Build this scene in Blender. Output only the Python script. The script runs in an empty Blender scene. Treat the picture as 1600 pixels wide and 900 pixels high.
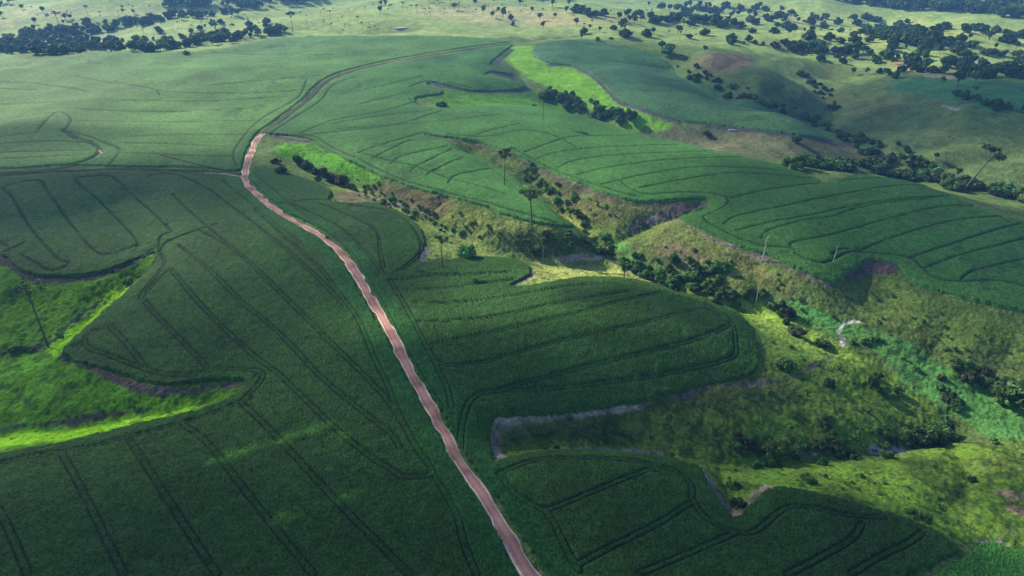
import bpy, math, random
import numpy as np
from mathutils import Vector

# ------------------------------------------------------------------ camera, sky, sun, exposure
CAM_H = 120.0; PITCH = math.radians(28.0); FPX = 24.0/36.0*1600.0
scene = bpy.context.scene
cam_data = bpy.data.cameras.new('camera'); cam_data.lens = 24.0; cam_data.sensor_width = 36.0
cam_data.clip_start = 1.0; cam_data.clip_end = 30000.0
cam = bpy.data.objects.new('camera', cam_data); scene.collection.objects.link(cam)
cam.location = (0, 0, CAM_H); cam.rotation_euler = (math.pi/2 - PITCH, 0, 0)
scene.camera = cam

SUN_EL = math.radians(29.0); SUN_AZ = (-0.72, 0.69)          # direction towards the sun, in plan
world = bpy.data.worlds.new('World'); scene.world = world; world.use_nodes = True
wn = world.node_tree; wn.nodes.clear()
wo = wn.nodes.new('ShaderNodeOutputWorld'); wb = wn.nodes.new('ShaderNodeBackground')
sky = wn.nodes.new('ShaderNodeTexSky'); sky.sky_type = 'NISHITA'; sky.sun_disc = False
sky.sun_elevation = SUN_EL; sky.sun_rotation = math.atan2(SUN_AZ[0], SUN_AZ[1]) % (2*math.pi)
sky.altitude = 300; sky.air_density = 1.0; sky.dust_density = 0.6; sky.ozone_density = 2.0
wb.inputs['Strength'].default_value = 0.105
wn.links.new(sky.outputs[0], wb.inputs[0]); wn.links.new(wb.outputs[0], wo.inputs[0])
sd = bpy.data.lights.new('sun', 'SUN'); sd.energy = 5.0; sd.angle = math.radians(0.6); sd.color = (1.0, 0.92, 0.74)
sun = bpy.data.objects.new('sun', sd); scene.collection.objects.link(sun)
_n = math.hypot(*SUN_AZ)
SUN_DIR = Vector((SUN_AZ[0]/_n*math.cos(SUN_EL), SUN_AZ[1]/_n*math.cos(SUN_EL), math.sin(SUN_EL)))
sun.rotation_euler = (-SUN_DIR).to_track_quat('-Z', 'Y').to_euler()
sun.location = (-400, 200, 400)
scene.view_settings.view_transform = 'Standard'; scene.view_settings.look = 'None'
scene.view_settings.gamma = 1.0; scene.view_settings.exposure = 1.10; scene.view_settings.use_curve_mapping = False
scene.cycles.max_bounces = 6; scene.cycles.diffuse_bounces = 2; scene.cycles.volume_bounces = 1
scene.cycles.transparent_max_bounces = 12; scene.cycles.use_denoising = True

rng = np.random.default_rng(7); random.seed(7)

# ------------------------------------------------------------------ small helpers
SC, CC = math.sin(PITCH), math.cos(PITCH)
def ray(px, py):
    px = np.asarray(px, float); py = np.asarray(py, float)
    u = (px-800.0)/FPX; v = (450.0-py)/FPX
    return np.stack([u, CC+v*SC, -SC+v*CC], -1)
def unproj(px, py, z):
    d = ray(px, py); t = (np.asarray(z, float)-CAM_H)/d[..., 2]
    return d[..., 0]*t, d[..., 1]*t
def hsh(ix, iy, seed):
    h = (ix.astype(np.int64)*374761393 + iy.astype(np.int64)*668265263 + seed*1442695041) & 0xffffffff
    h = ((h ^ (h >> 13))*1274126177) & 0xffffffff
    return ((h ^ (h >> 16)) & 0xffff).astype(np.float32)/65535.0
def vnoise(x, y, s, seed=0):
    x = x/s; y = y/s; ix = np.floor(x); iy = np.floor(y); fx = (x-ix).astype(np.float32); fy = (y-iy).astype(np.float32)
    fx = fx*fx*(3-2*fx); fy = fy*fy*(3-2*fy)
    a = hsh(ix, iy, seed); b = hsh(ix+1, iy, seed); c = hsh(ix, iy+1, seed); d = hsh(ix+1, iy+1, seed)
    return (a*(1-fx)+b*fx)*(1-fy)+(c*(1-fx)+d*fx)*fy
def fbm(x, y, s, seed=0, o=4):
    r = 0; a = 0.5; t = 0
    for k in range(o):
        r = r+a*vnoise(x+13.7*k, y-7.1*k, s, seed+k); t += a; a *= 0.5; s *= 0.5
    return r/t
def sst(x, a, b):
    t = np.clip((x-a)/(b-a), 0, 1); return t*t*(3-2*t)

# ------------------------------------------------------------------ relief: heights (m) known at points seen in the landscape
RELIEF = [
 # red track ridge
 [(830,900,0),(755,775,0),(680,650,0),(605,510,-1),(558,430,-2),(490,362,-1),(383,275,0),(408,210,2),(505,130,4),(660,90,5),(800,68,7)],
 [(-300,900,-3)],[(0,900,-1)],[(400,900,0)],[(1200,900,-3)],[(1500,875,-9)],[(1600,900,-11)],[(1900,900,-15)],[(800,1150,0)],[(200,1150,0)],[(1400,1150,-3)],[(-400,1100,-3)],[(2000,1150,-10)],
 # left field
 [(0,760,-3)],[(200,720,-2)],[(100,800,-2)],[(300,800,-1)],[(400,640,-1)],[(500,600,-1)],[(300,500,-2)],[(200,540,-4)],[(250,430,-3)],[(450,450,-1)],[(350,330,-1)],[(150,330,-2)],[(0,340,-3)],[(0,275,-1)],[(200,268,0)],[(-300,330,-6)],[(-300,270,-3)],[(600,750,0)],[(500,800,0)],[(600,620,0)],
 # left valley rims
 [(0,403,-5),(60,433,-6.5),(130,436,-6),(205,412,-4.5),(240,398,-3.5)],
 [(232,420,-4),(200,455,-5),(150,500,-6),(108,540,-7),(100,557,-7),(150,580,-6),(200,605,-5),(280,611,-3.5),(370,600,-2)],
 [(375,606,-2),(340,628,-2.5),(290,645,-3),(200,668,-4),(100,690,-5),(0,706,-6)],
 # left valley floor
 [(215,425,-6.5),(150,480,-10.5),(85,532,-13.5),(0,552,-16.5),(-200,580,-21)],
 [(0,470,-11.5),(60,480,-11.5),(120,460,-9.5)],
 [(340,612,-4.2),(250,640,-6.5),(150,655,-9.5),(50,668,-12.5),(0,674,-14),(-200,695,-19)],
 [(0,600,-12.5),(100,600,-8.5),(190,625,-7)],[(0,572,-14),(70,560,-11)],
 # far left field
 [(0,230,1)],[(200,200,3)],[(300,150,5)],[(100,130,4)],[(0,120,4)],[(300,110,6)],[(80,96,3),(0,90,1)],[(200,86,5)],[(400,72,6)],[(600,60,8)],[(760,62,9)],[(-200,200,0)],[(-200,100,-2)],
 [(0,74,-14),(100,78,-14),(250,80,-9)],[(350,64,-6)],[(440,48,0)],[(0,40,-8)],[(200,55,-6)],[(120,62,-12)],[(300,30,-2)],[(100,20,0)],[(0,8,0)],[(450,30,5)],[(600,35,9)],[(700,20,12)],[(600,0,10)],[(200,0,0)],[(900,0,2)],[(1200,0,-15)],[(1600,0,-22)],
 [(0,-60,0)],[(800,-60,0)],[(1600,-60,-20)],[(-500,0,0)],[(2100,0,-20)],[(-500,-60,0)],[(2100,-60,-20)],[(560,44,3),(630,40,4),(650,34,6)],
 # upper field
 [(450,200,2)],[(560,170,4)],[(650,205,1)],[(600,130,6)],[(700,108,7)],[(720,125,5)],[(640,155,2)],[(550,240,1)],[(650,260,-1)],[(750,290,-4)],[(830,320,-6)],[(895,352,-9.5)],
 [(750,190,1)],[(850,200,1)],[(900,230,-1)],[(1000,250,-2)],[(950,290,-6)],[(1100,280,-5)],[(1200,300,-4)],[(1300,300,-5)],[(1250,350,-6)],[(1400,350,-6)],[(1550,400,-8)],[(1250,418,-10)],[(1500,462,-14)],[(1600,487,-15)],[(1800,520,-18)],[(1800,400,-12)],
 [(830,168,-1),(880,178,-3),(920,184,-4),(985,208,-6),(1060,225,-6),(1160,245,-7),(1230,262,-7),(1288,287,-7),(1340,275,-4),(1450,296,-6),(1600,352,-9)],
 [(1260,425,-11),(1310,440,-13),(1330,425,-12),(1390,411,-10),(1430,445,-13)],[(1370,432,-13.5),(1350,465,-19)],
 # creek in the middle valley
 [(682,214,-1),(740,232,-3.5),(790,255,-6),(830,275,-8.5),(880,320,-12.5),(930,360,-16),(975,400,-18.5),(1040,435,-20),(1100,460,-20.5),(1180,480,-21),(1250,505,-22),(1320,525,-23),(1400,570,-25),(1500,630,-28),(1600,680,-30),(1800,760,-33)],
 [(700,214,0),(760,226,-1),(820,250,-4),(870,275,-6.5),(960,312,-8),(1050,319,-9),(1100,315,-8)],
 [(1095,322,-9.5),(1050,334,-12),(1000,352,-14.5),(962,374,-17)],
 [(1125,322,-8),(1065,340,-10),(1090,358,-11),(1150,385,-12),(1200,400,-12)],
 [(1020,368,-12.5)],[(1100,400,-14.5)],[(1060,400,-16)],[(1180,440,-16.5)],[(1450,520,-19)],[(1550,560,-21.5)],[(1600,600,-25)],[(1330,500,-20)],
 # creek left branch
 [(430,232,-2),(470,245,-4.5),(520,275,-7),(560,290,-9),(620,320,-11.5),(680,345,-13.5),(740,375,-16),(800,393,-17.5),(880,405,-18.5),(950,412,-19.5)],
 [(415,214,1),(480,222,0),(560,262,-3),(640,297,-6),(760,325,-6.5),(860,354,-9)],
 [(780,345,-9.5),(850,360,-10.5),(940,372,-15)],[(820,388,-17),(930,395,-19)],
 [(400,262,-0.5),(480,285,-3),(540,318,-5),(600,322,-6),(650,350,-8),(667,380,-9),(655,412,-7)],
 [(700,368,-11)],[(760,388,-14.5)],[(700,400,-9)],[(740,403,-10),(800,406,-12.5),(830,420,-13)],[(800,450,-9)],
 # centre field and hill
 [(450,300,-2)],[(560,370,-4)],[(620,400,-4)],[(700,450,-4)],[(700,550,-2)],[(850,500,-4)],[(880,438,-10)],[(1000,440,-12)],[(1100,466,-16)],[(1000,550,-6)],[(1100,520,-9)],[(1160,500,-14)],[(1185,550,-15)],[(1170,590,-15)],[(1000,630,-10)],[(900,645,-7)],[(800,652,-5)],
 [(1200,520,-17.5)],[(1250,600,-17)],[(1300,560,-20.5)],[(1350,600,-21)],[(1450,640,-26)],[(1150,640,-14.5)],[(1250,660,-18.5)],[(1350,660,-21.5)],
 [(775,716,-5),(782,692,-7),(850,688,-9.5),(950,693,-12),(1050,700,-14.5),(1150,712,-17),(1230,712,-19),(1330,702,-22),(1420,690,-25),(1500,668,-28)],
 [(800,706,-5),(850,702,-5),(1000,708,-8),(1060,716,-9.5),(1120,722,-12.5)],[(1145,806,-6),(1146,775,-11),(1130,735,-14)],[(1095,740,-9),(1120,780,-7)],[(1200,758,-9)],
 [(1300,765,-9)],[(1400,800,-10)],[(1490,850,-11)],[(1300,850,-6)],[(1000,800,-3)],[(1150,860,-4)],[(900,750,-3)],
 [(1250,740,-13)],[(1400,750,-16)],[(1430,705,-22)],[(1500,735,-21)],[(1560,700,-22)],[(1600,760,-19)],[(1550,850,-15)],[(1470,800,-14)],
 # side valley behind the upper field
 [(790,82,4),(815,115,-3),(840,140,-8),(870,160,-12),(940,182,-16),(1000,203,-20),(1040,212,-21)],
 [(832,82,3),(890,103,0),(950,140,-4),(1000,170,-8),(1060,191,-12)],[(765,100,5)],[(800,125,2)],[(760,150,-4)],[(700,148,-1)],[(690,162,-2)],
 [(1150,220,-16)],[(1250,240,-18)],[(1330,250,-22)],[(1100,234,-22)],[(1300,264,-27),(1400,275,-28),(1500,290,-29),(1600,312,-30)],
 [(900,66,5)],[(1000,78,2)],[(1000,130,-2)],[(1100,150,-6)],[(1150,190,-12)],[(1250,185,-12)],[(1320,222,-18)],
 [(1050,100,-7),(1120,140,-12),(1180,158,-16),(1250,178,-20),(1300,205,-23),(1360,240,-26),(1420,264,-28)],
 [(1130,80,2)],[(1200,110,1)],[(1180,140,-7)],[(1260,148,-9)],[(1100,62,0)],
 [(1180,90,-8),(1240,115,-15),(1270,130,-18),(1295,150,-20),(1310,178,-22)],
 [(1350,150,-9)],[(1400,200,-10)],[(1500,180,-6)],[(1450,240,-17)],[(1350,210,-16)],[(1600,200,-8)],[(1600,255,-17)],[(1500,140,-6)],[(1600,120,-9)],[(1400,100,-13)],[(1300,100,-13)],[(1200,50,-10)],[(1100,40,-8)],[(1000,45,-2)],[(900,40,5)],[(1300,30,-15)],[(1500,50,-16)],[(1000,10,-8)],[(1330,130,-16)],
]
_P = []
for line in RELIEF:
    _P.append(line[0])
    for (a, b) in zip(line[:-1], line[1:]):
        n = max(1, int(math.hypot(b[0]-a[0], b[1]-a[1])/32))
        for k in range(1, n+1):
            t = k/n; _P.append(tuple(a[i]+(b[i]-a[i])*t for i in range(3)))
_P = np.array(_P); _far = (_P[:, 0] > 1040)&(_P[:, 1] > 75)&(_P[:, 1] < 256); _P[_far, 2] = -12+(_P[_far, 2]+12)*1.45; _x, _y = unproj(_P[:, 0], _P[:, 1], _P[:, 2])
def lp(x, y): return np.arctan2(x, y), np.log(np.maximum(np.hypot(x, y), 1.0))
_S, _R = lp(_x, _y)
# merge duplicates
_key = np.round(np.stack([_S, _R], 1)/0.008).astype(int); _, _ix = np.unique(_key, axis=0, return_index=True)
_S = _S[_ix]; _R = _R[_ix]; _Z = _P[_ix, 2]
_c2 = 0.03**2
def _phi(ds, dr): return np.sqrt(ds*ds+dr*dr+_c2)
_N = len(_S)
_A = np.zeros((_N+3, _N+3)); _A[:_N, :_N] = _phi(_S[:, None]-_S[None], _R[:, None]-_R[None]) - np.eye(_N)*0.012
_A[:_N, _N] = 1; _A[:_N, _N+1] = _S; _A[:_N, _N+2] = _R; _A[_N:, :_N] = _A[:_N, _N:].T
_W = np.linalg.solve(_A, np.concatenate([_Z, np.zeros(3)]))
def relief(x, y):
    s, r = lp(x, y); sh = s.shape
    s = s.ravel().astype(np.float32); r = r.ravel().astype(np.float32)
    sc_ = np.clip(s, -1.05, 1.05); rc = np.clip(r, math.log(72), math.log(4500))
    out = np.empty(len(s), np.float32); W = _W.astype(np.float32); S = _S.astype(np.float32); R = _R.astype(np.float32)
    for i in range(0, len(s), 20000):
        a = sc_[i:i+20000, None]-S; b = rc[i:i+20000, None]-R
        out[i:i+20000] = np.sqrt(a*a+b*b+np.float32(_c2)) @ W[:_N] + W[_N]+W[_N+1]*sc_[i:i+20000]+W[_N+2]*rc[i:i+20000]
    rr_ = np.exp(rc); xx = rr_*np.sin(sc_); yy = rr_*np.cos(sc_)
    out = out+(fbm(xx, yy, 120, 301, 3)-0.5)*13.0*sst(rr_, 360, 640)+(fbm(xx, yy, 300, 311, 3)-0.5)*64*sst(rr_, 740, 1250)+(fbm(xx, yy, 28, 321, 2)-0.5)*1.6*sst(rr_, 170, 300)
    out = out+(1-np.abs(fbm(xx*.8+yy*.6, yy*.8-xx*.6, 150, 331, 3)-0.5)*5)*6.5*sst(rr_, 470, 620)*sst(xx/np.maximum(yy, 1), 0.22, 0.36)*(1-sst(rr_, 900, 1200))
    k = sst(np.abs(s), 0.95, 1.5)
    out = out*(1-k)+(-6)*k
    return out.reshape(sh)

# ------------------------------------------------------------------ terrain lattice (fine near, coarse far and behind)
aa = np.concatenate([np.arange(math.radians(59), math.radians(25), -0.0014), np.arange(math.radians(25), math.radians(12), -0.0007), np.arange(math.radians(12), math.radians(1.3), -0.0005)])
RR = np.concatenate([np.array([2, 10, 20, 30, 40, 50, 58, 64, 68.0]), CAM_H/np.tan(aa), np.array([6500., 9000., 13000.])])
TH = np.concatenate([np.linspace(-0.95, 0.95, 1650), np.linspace(0.95, 2*math.pi-0.95, 72)[1:-1]])
NR, NC = len(RR), len(TH); FR = 1650
T2, R2 = np.meshgrid(TH, RR)
X = (R2*np.sin(T2)); Y = (R2*np.cos(T2))
Z0 = relief(X, Y)
LR = np.log(RR)
def rowf(r): return np.interp(np.log(np.maximum(r, 2)), LR, np.arange(NR))
def colf(t): return np.interp(t, TH[:FR], np.arange(FR))
def ground_z(x, y):
    x = np.asarray(x, float); y = np.asarray(y, float)
    i = rowf(np.hypot(x, y)); j = colf(np.arctan2(x, y))
    i0 = np.clip(i.astype(int), 0, NR-2); j0 = np.clip(j.astype(int), 0, FR-2); fi = i-i0; fj = j-j0
    return (Z0[i0, j0]*(1-fj)+Z0[i0, j0+1]*fj)*(1-fi)+(Z0[i0+1, j0]*(1-fj)+Z0[i0+1, j0+1]*fj)*fi
def hit(px, py):
    """where the ray through a spot of the photograph meets the relief -> plan position (n,2)"""
    d = ray(px, py).reshape(-1, 3); n = len(d)
    zs = np.linspace(34, -64, 320)
    dz = np.minimum(d[:, 2], -0.02)
    t = (zs[None]-CAM_H)/dz[:, None]
    gx = d[:, :1]*t; gy = d[:, 1:2]*t
    under = zs[None]-ground_z(gx, gy) < 0
    k = np.clip(np.argmax(under, 1), 1, 319)
    i = np.arange(n); f0 = zs[k-1]-ground_z(gx[i, k-1], gy[i, k-1]); f1 = zs[k]-ground_z(gx[i, k], gy[i, k])
    w = np.clip(f0/(f0-f1+1e-9), 0, 1)
    return np.stack([gx[i, k-1]*(1-w)+gx[i, k]*w, gy[i, k-1]*(1-w)+gy[i, k]*w], 1)
def dens(pts, step=9, closed=False):
    pts = list(pts)+([pts[0]] if closed else []); out = [pts[0]]
    for a, b in zip(pts[:-1], pts[1:]):
        n = max(1, int(math.hypot(b[0]-a[0], b[1]-a[1])/step))
        for k in range(1, n+1): out.append((a[0]+(b[0]-a[0])*k/n, a[1]+(b[1]-a[1])*k/n))
    return out[:-1] if closed else out
def catmull(P, closed, n=4):
    P = np.asarray(P, float); m = len(P); out = []
    rngi = range(m if closed else m-1)
    for i in rngi:
        p0, p1, p2, p3 = [P[(i+k) % m] if closed else P[min(max(i+k, 0), m-1)] for k in (-1, 0, 1, 2)]
        for k in range(n):
            t = k/n
            out.append(0.5*((2*p1)+(-p0+p2)*t+(2*p0-5*p1+4*p2-p3)*t*t+(-p0+3*p1-3*p2+p3)*t**3))
    if not closed: out.append(P[-1])
    return np.array(out)
def line(pts): c = catmull(pts, False, 4); return hit(c[:, 0], c[:, 1])
def poly(pts): c = catmull(pts, True, 4); return hit(c[:, 0], c[:, 1])
def inside(pg):
    """scanline fill of a plan polygon on the lattice (front columns)"""
    m = np.zeros((NR, NC), bool)
    cr = rowf(np.hypot(pg[:, 0], pg[:, 1])); cj = colf(np.arctan2(pg[:, 0], pg[:, 1]))
    r2 = np.roll(cr, -1); j2 = np.roll(cj, -1)
    lo = int(max(0, math.ceil(cj.min()))); hi = int(min(FR-1, math.floor(cj.max())))
    for j in range(lo, hi+1):
        s = (cj <= j) != (j2 <= j)
        if not s.any(): continue
        xr = np.sort(cr[s]+(j-cj[s])/(j2[s]-cj[s])*(r2[s]-cr[s]))
        for a, b in zip(xr[0::2], xr[1::2]): m[int(math.ceil(a)):int(math.floor(b))+1, j] ^= True
    return m
def dist(lines, maxd, rel=0.0, out=None):
    """distance (m) from every lattice point to the plan polylines, up to maxd (+rel*range)"""
    D = np.full((NR, NC), 1e4, np.float32) if out is None else out
    for L in lines:
        for a, b in zip(L[:-1], L[1:]):
            ra, rb = math.hypot(*a), math.hypot(*b); md = maxd+rel*max(ra, rb)
            if max(ra, rb) > 4000: continue
            ta, tb = math.atan2(*a), math.atan2(*b)
            r0, r1 = max(2, min(ra, rb)-md), max(ra, rb)+md
            i0, i1 = int(rowf(r0)), int(rowf(r1))+2
            w = md/max(min(ra, rb), 5); j0, j1 = int(colf(min(ta, tb)-w)), int(colf(max(ta, tb)+w))+2
            xs = X[i0:i1, j0:j1]; ys = Y[i0:i1, j0:j1]
            dx, dy = b[0]-a[0], b[1]-a[1]; l2 = dx*dx+dy*dy+1e-9
            t = np.clip(((xs-a[0])*dx+(ys-a[1])*dy)/l2, 0, 1)
            np.minimum(D[i0:i1, j0:j1], np.hypot(xs-a[0]-t*dx, ys-a[1]-t*dy), out=D[i0:i1, j0:j1])
    return D
def sdist(pg, maxd=8, rel=0.0):
    m = inside(pg); D = dist([np.vstack([pg, pg[:1]])], maxd, rel)
    return np.where(m, D, -D)

# water has cut narrow channels into the valley floors and folds into the far pasture hills
CUTS = [([(455,245),(520,275),(560,291),(620,321),(680,346),(740,376),(800,393),(880,405),(950,412)], 4.0, 10),
 ([(740,232),(790,255),(830,275),(880,320),(930,360),(975,400),(1040,435),(1100,460),(1190,478)], 4.8, 11),
 ([(1098,321),(1050,334),(1000,352),(962,374)], 4.0, 8), ([(700,372),(730,378),(750,384)], 2.5, 6), ([(690,312),(672,330),(665,345)], 2.5, 6), ([(905,300),(890,312),(885,325)], 2.5, 7), ([(870,425),(850,412),(850,402)], 2.0, 6),
 ([(790,690),(850,688),(950,693),(1050,700),(1150,712),(1230,712),(1330,702),(1420,690),(1500,668)], 3.4, 8.5),
 ([(1146,802),(1146,775),(1130,735),(1125,715)], 2.4, 5), ([(1480,790),(1515,755),(1505,715),(1480,690)], 2.4, 6), ([(1220,640),(1260,660),(1290,690)], 1.8, 6), ([(1350,600),(1400,630),(1450,665)], 1.8, 6), ([(1260,520),(1290,540),(1330,560)], 1.5, 5),
 ([(1370,430),(1350,460),(1330,500)], 1.2, 8), ([(1480,500),(1470,525),(1450,560)], 2.2, 8), ([(1580,540),(1560,575),(1540,605)], 2.2, 8), ([(1180,415),(1185,440),(1180,465)], 2.5, 7),
 ([(215,425),(150,478),(85,532),(0,552)], 2.6, 7), ([(340,612),(250,640),(150,655),(50,668),(0,674)], 2.2, 6), ([(20,470),(40,510),(30,545)], 1.5, 6),
 ([(795,84),(815,115),(840,140),(870,160),(940,182),(1000,203),(1040,212)], 5, 20),
 ([(1050,100),(1120,140),(1180,158),(1250,178),(1300,205),(1360,240),(1420,264)], 8, 34), ([(1180,90),(1240,115),(1270,130),(1295,150),(1310,178)], 8, 30),
 ([(1310,165),(1370,158),(1440,150)], 5, 22), ([(1320,205),(1390,192),(1470,186),(1540,190)], 6, 26), ([(1370,240),(1430,226),(1500,214)], 5, 24), ([(1440,268),(1500,248),(1560,240)], 5, 22), ([(1120,135),(1115,112),(1150,92)], 5, 24), ([(1180,155),(1215,140),(1230,125)], 5, 20), ([(1240,118),(1300,118),(1350,128)], 5, 24),
 ([(820,60),(900,52),(1000,58)], 5, 30), ([(480,40),(560,46),(650,42)], 6, 32)]
_cut = np.zeros((NR, NC), np.float32)
for ln, dp, w in CUTS:
    D = dist([line(ln)], w*2.2); t = np.clip(D/(w*1.6), 0, 1)
    _cut = np.maximum(_cut, dp*(1-t)**1.5*(0.75+0.5*fbm(X, Y, w*2.2, 401, 2)))
Z0 = Z0-_cut
# ------------------------------------------------------------------ materials
def mat(name):
    m = bpy.data.materials.new(name); m.use_nodes = True; nt = m.node_tree
    return m, nt, nt.nodes['Principled BSDF']
def N(nt, t, **k):
    n = nt.nodes.new(t)
    for a, v in k.items():
        if a.startswith('i_'): n.inputs[a[2:].replace('_', ' ')].default_value = v
        else: setattr(n, a, v)
    return n
def cover_material(name, s1, s2, lo, hi, bump_h, rough=0.8, s3=0.03, sheen=0.0):
    """colour comes from the attribute 'cover' (what grows where); two noises mottle it, two more give the leaf relief"""
    m, nt, b = mat(name); L = nt.links.new
    at = N(nt, 'ShaderNodeAttribute', attribute_name='cover'); geo = N(nt, 'ShaderNodeNewGeometry')
    n1 = N(nt, 'ShaderNodeTexNoise', i_Scale=s1, i_Detail=3.0, i_Roughness=0.7); n2 = N(nt, 'ShaderNodeTexNoise', i_Scale=s2, i_Detail=4.0, i_Roughness=0.6)
    n3 = N(nt, 'ShaderNodeTexNoise', i_Scale=s3, i_Detail=3.0)
    for n in (n1, n2, n3): L(geo.outputs['Position'], n.inputs['Vector'])
    r1 = N(nt, 'ShaderNodeMapRange', i_To_Min=lo, i_To_Max=hi); r1.inputs[1].default_value = 0.3; r1.inputs[2].default_value = 0.7
    r2 = N(nt, 'ShaderNodeMapRange', i_To_Min=0.75, i_To_Max=1.28); r2.inputs[1].default_value = 0.3; r2.inputs[2].default_value = 0.7
    r3 = N(nt, 'ShaderNodeMapRange', i_To_Min=0.85, i_To_Max=1.15); r3.inputs[1].default_value = 0.3; r3.inputs[2].default_value = 0.7
    L(n1.outputs[0], r1.inputs[0]); L(n2.outputs[0], r2.inputs[0]); L(n3.outputs[0], r3.inputs[0])
    mu = N(nt, 'ShaderNodeMath', operation='MULTIPLY'); mu2 = N(nt, 'ShaderNodeMath', operation='MULTIPLY')
    L(r1.outputs[0], mu.inputs[0]); L(r2.outputs[0], mu.inputs[1]); L(mu.outputs[0], mu2.inputs[0]); L(r3.outputs[0], mu2.inputs[1])
    sc_ = N(nt, 'ShaderNodeVectorMath', operation='SCALE'); L(at.outputs['Color'], sc_.inputs[0]); L(mu2.outputs[0], sc_.inputs['Scale'])
    # slight warm/cool drift
    hs = N(nt, 'ShaderNodeHueSaturation'); L(sc_.outputs[0], hs.inputs['Color'])
    rh = N(nt, 'ShaderNodeMapRange', i_To_Min=0.485, i_To_Max=0.515); L(n2.outputs[0], rh.inputs[0]); L(rh.outputs[0], hs.inputs['Hue'])
    L(hs.outputs[0], b.inputs['Base Color']); b.inputs['Roughness'].default_value = rough; b.inputs['Specular IOR Level'].default_value = 0.02
    bp = N(nt, 'ShaderNodeBump', i_Strength=0.9, i_Distance=bump_h); L(n1.outputs[0], bp.inputs['Height']); L(bp.outputs[0], b.inputs['Normal'])
    return m
M_GROUND = cover_material('pasture', 0.9, 0.16, 0.50, 1.45, 0.8)
M_CROP = cover_material('crop_leaves', 1.5, 0.35, 0.42, 1.55, 0.8, rough=0.7)

def grid_mesh(name, mask, z, col, mt):
    """mesh of the lattice cells whose four corners are in mask"""
    nc = NC
    jn = (np.arange(nc)+1) % nc
    full = mask.all()
    q = mask[:-1]&mask[1:]; q = q & q[:, jn]
    if not full: q[:, -1] = False
    ii, jj = np.nonzero(q)
    v = np.stack([ii*nc+jj, ii*nc+jn[jj], (ii+1)*nc+jn[jj], (ii+1)*nc+jj], 1)
    u, inv = np.unique(v.ravel(), return_inverse=True)
    co = np.stack([X.ravel()[u], Y.ravel()[u], z.ravel()[u]], 1).astype(np.float32)
    fc = inv.reshape(-1, 4)[:, ::-1].astype(np.int32)
    me = bpy.data.meshes.new(name); me.vertices.add(len(co)); me.vertices.foreach_set('co', co.ravel())
    me.loops.add(fc.size); me.loops.foreach_set('vertex_index', fc.ravel())
    me.polygons.add(len(fc)); me.polygons.foreach_set('loop_start', np.arange(0, fc.size, 4, dtype=np.int32))
    me.polygons.foreach_set('loop_total', np.full(len(fc), 4, np.int32))
    me.update(calc_edges=True); me.polygons.foreach_set('use_smooth', np.ones(len(fc), bool))
    at = me.attributes.new('cover', 'FLOAT_COLOR', 'POINT')
    c = np.ones((len(co), 4), np.float32); c[:, :3] = col.reshape(-1, 3)[u]; at.data.foreach_set('color', c.ravel())
    me.materials.append(mt); o = bpy.data.objects.new(name, me); scene.collection.objects.link(o)
    return o
def tag(o, label=None, cat=None, group=None, kind=None):
    if label: o['label'] = label
    if cat: o['category'] = cat
    if group: o['group'] = group
    if kind: o['kind'] = kind
    return o

# ------------------------------------------------------------------ what grows where, traced on the relief
ROAD = [(905,1010),(830,900),(795,840),(755,775),(715,715),(680,650),(640,580),(605,510),(580,470),(558,430),(530,392),(490,362),(440,335),(400,303),(384,284),(383,270),(386,255),(395,232),(403,216),(410,209)]
ROAD_FAR = [(408,212),(440,187),(480,156),(505,131),(540,114),(600,99),(660,88),(740,76),(800,68)]
SIDE = [(-300,290),(0,274),(60,268),(120,266),(200,264),(300,266),(350,271),(378,272)]
SIDE2 = [(-300,283),(0,270),(60,266),(100,262),(135,252),(153,243),(157,236),(150,228),(135,222),(115,215),(100,205)]
GROVE = [(90,183),(89,192),(82,202),(70,208)]
F_LEFT = [(-350,300),(0,279),(100,272),(200,269),(300,271),(372,278),(388,298),(430,332),(482,364),(520,392),(548,432),(570,472),(595,512),(630,582),(670,652),(704,716),(744,776),(782,842),(812,900),(890,1020),(-400,1080),(-400,780),(0,710),(60,700),(120,688),(200,668),(270,652),(320,640),(360,622),(385,604),(380,596),(330,597),(270,604),(215,596),(160,578),(115,565),(99,552),(110,536),(150,500),(200,456),(228,425),(243,398),(225,402),(190,416),(140,430),(90,434),(50,430),(18,414),(0,400),(-100,380),(-350,400)]
F_FARLEFT = [(-350,275),(0,264),(60,261),(100,258),(200,261),(300,262),(372,268),(380,250),(392,222),(404,207),(430,188),(470,158),(497,130),(535,112),(600,96),(660,85),(740,73),(800,65),(760,60),(600,56),(450,60),(400,66),(350,76),(320,82),(260,80),(200,80),(150,84),(80,92),(40,92),(0,85),(-150,95),(-350,110)]
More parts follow.
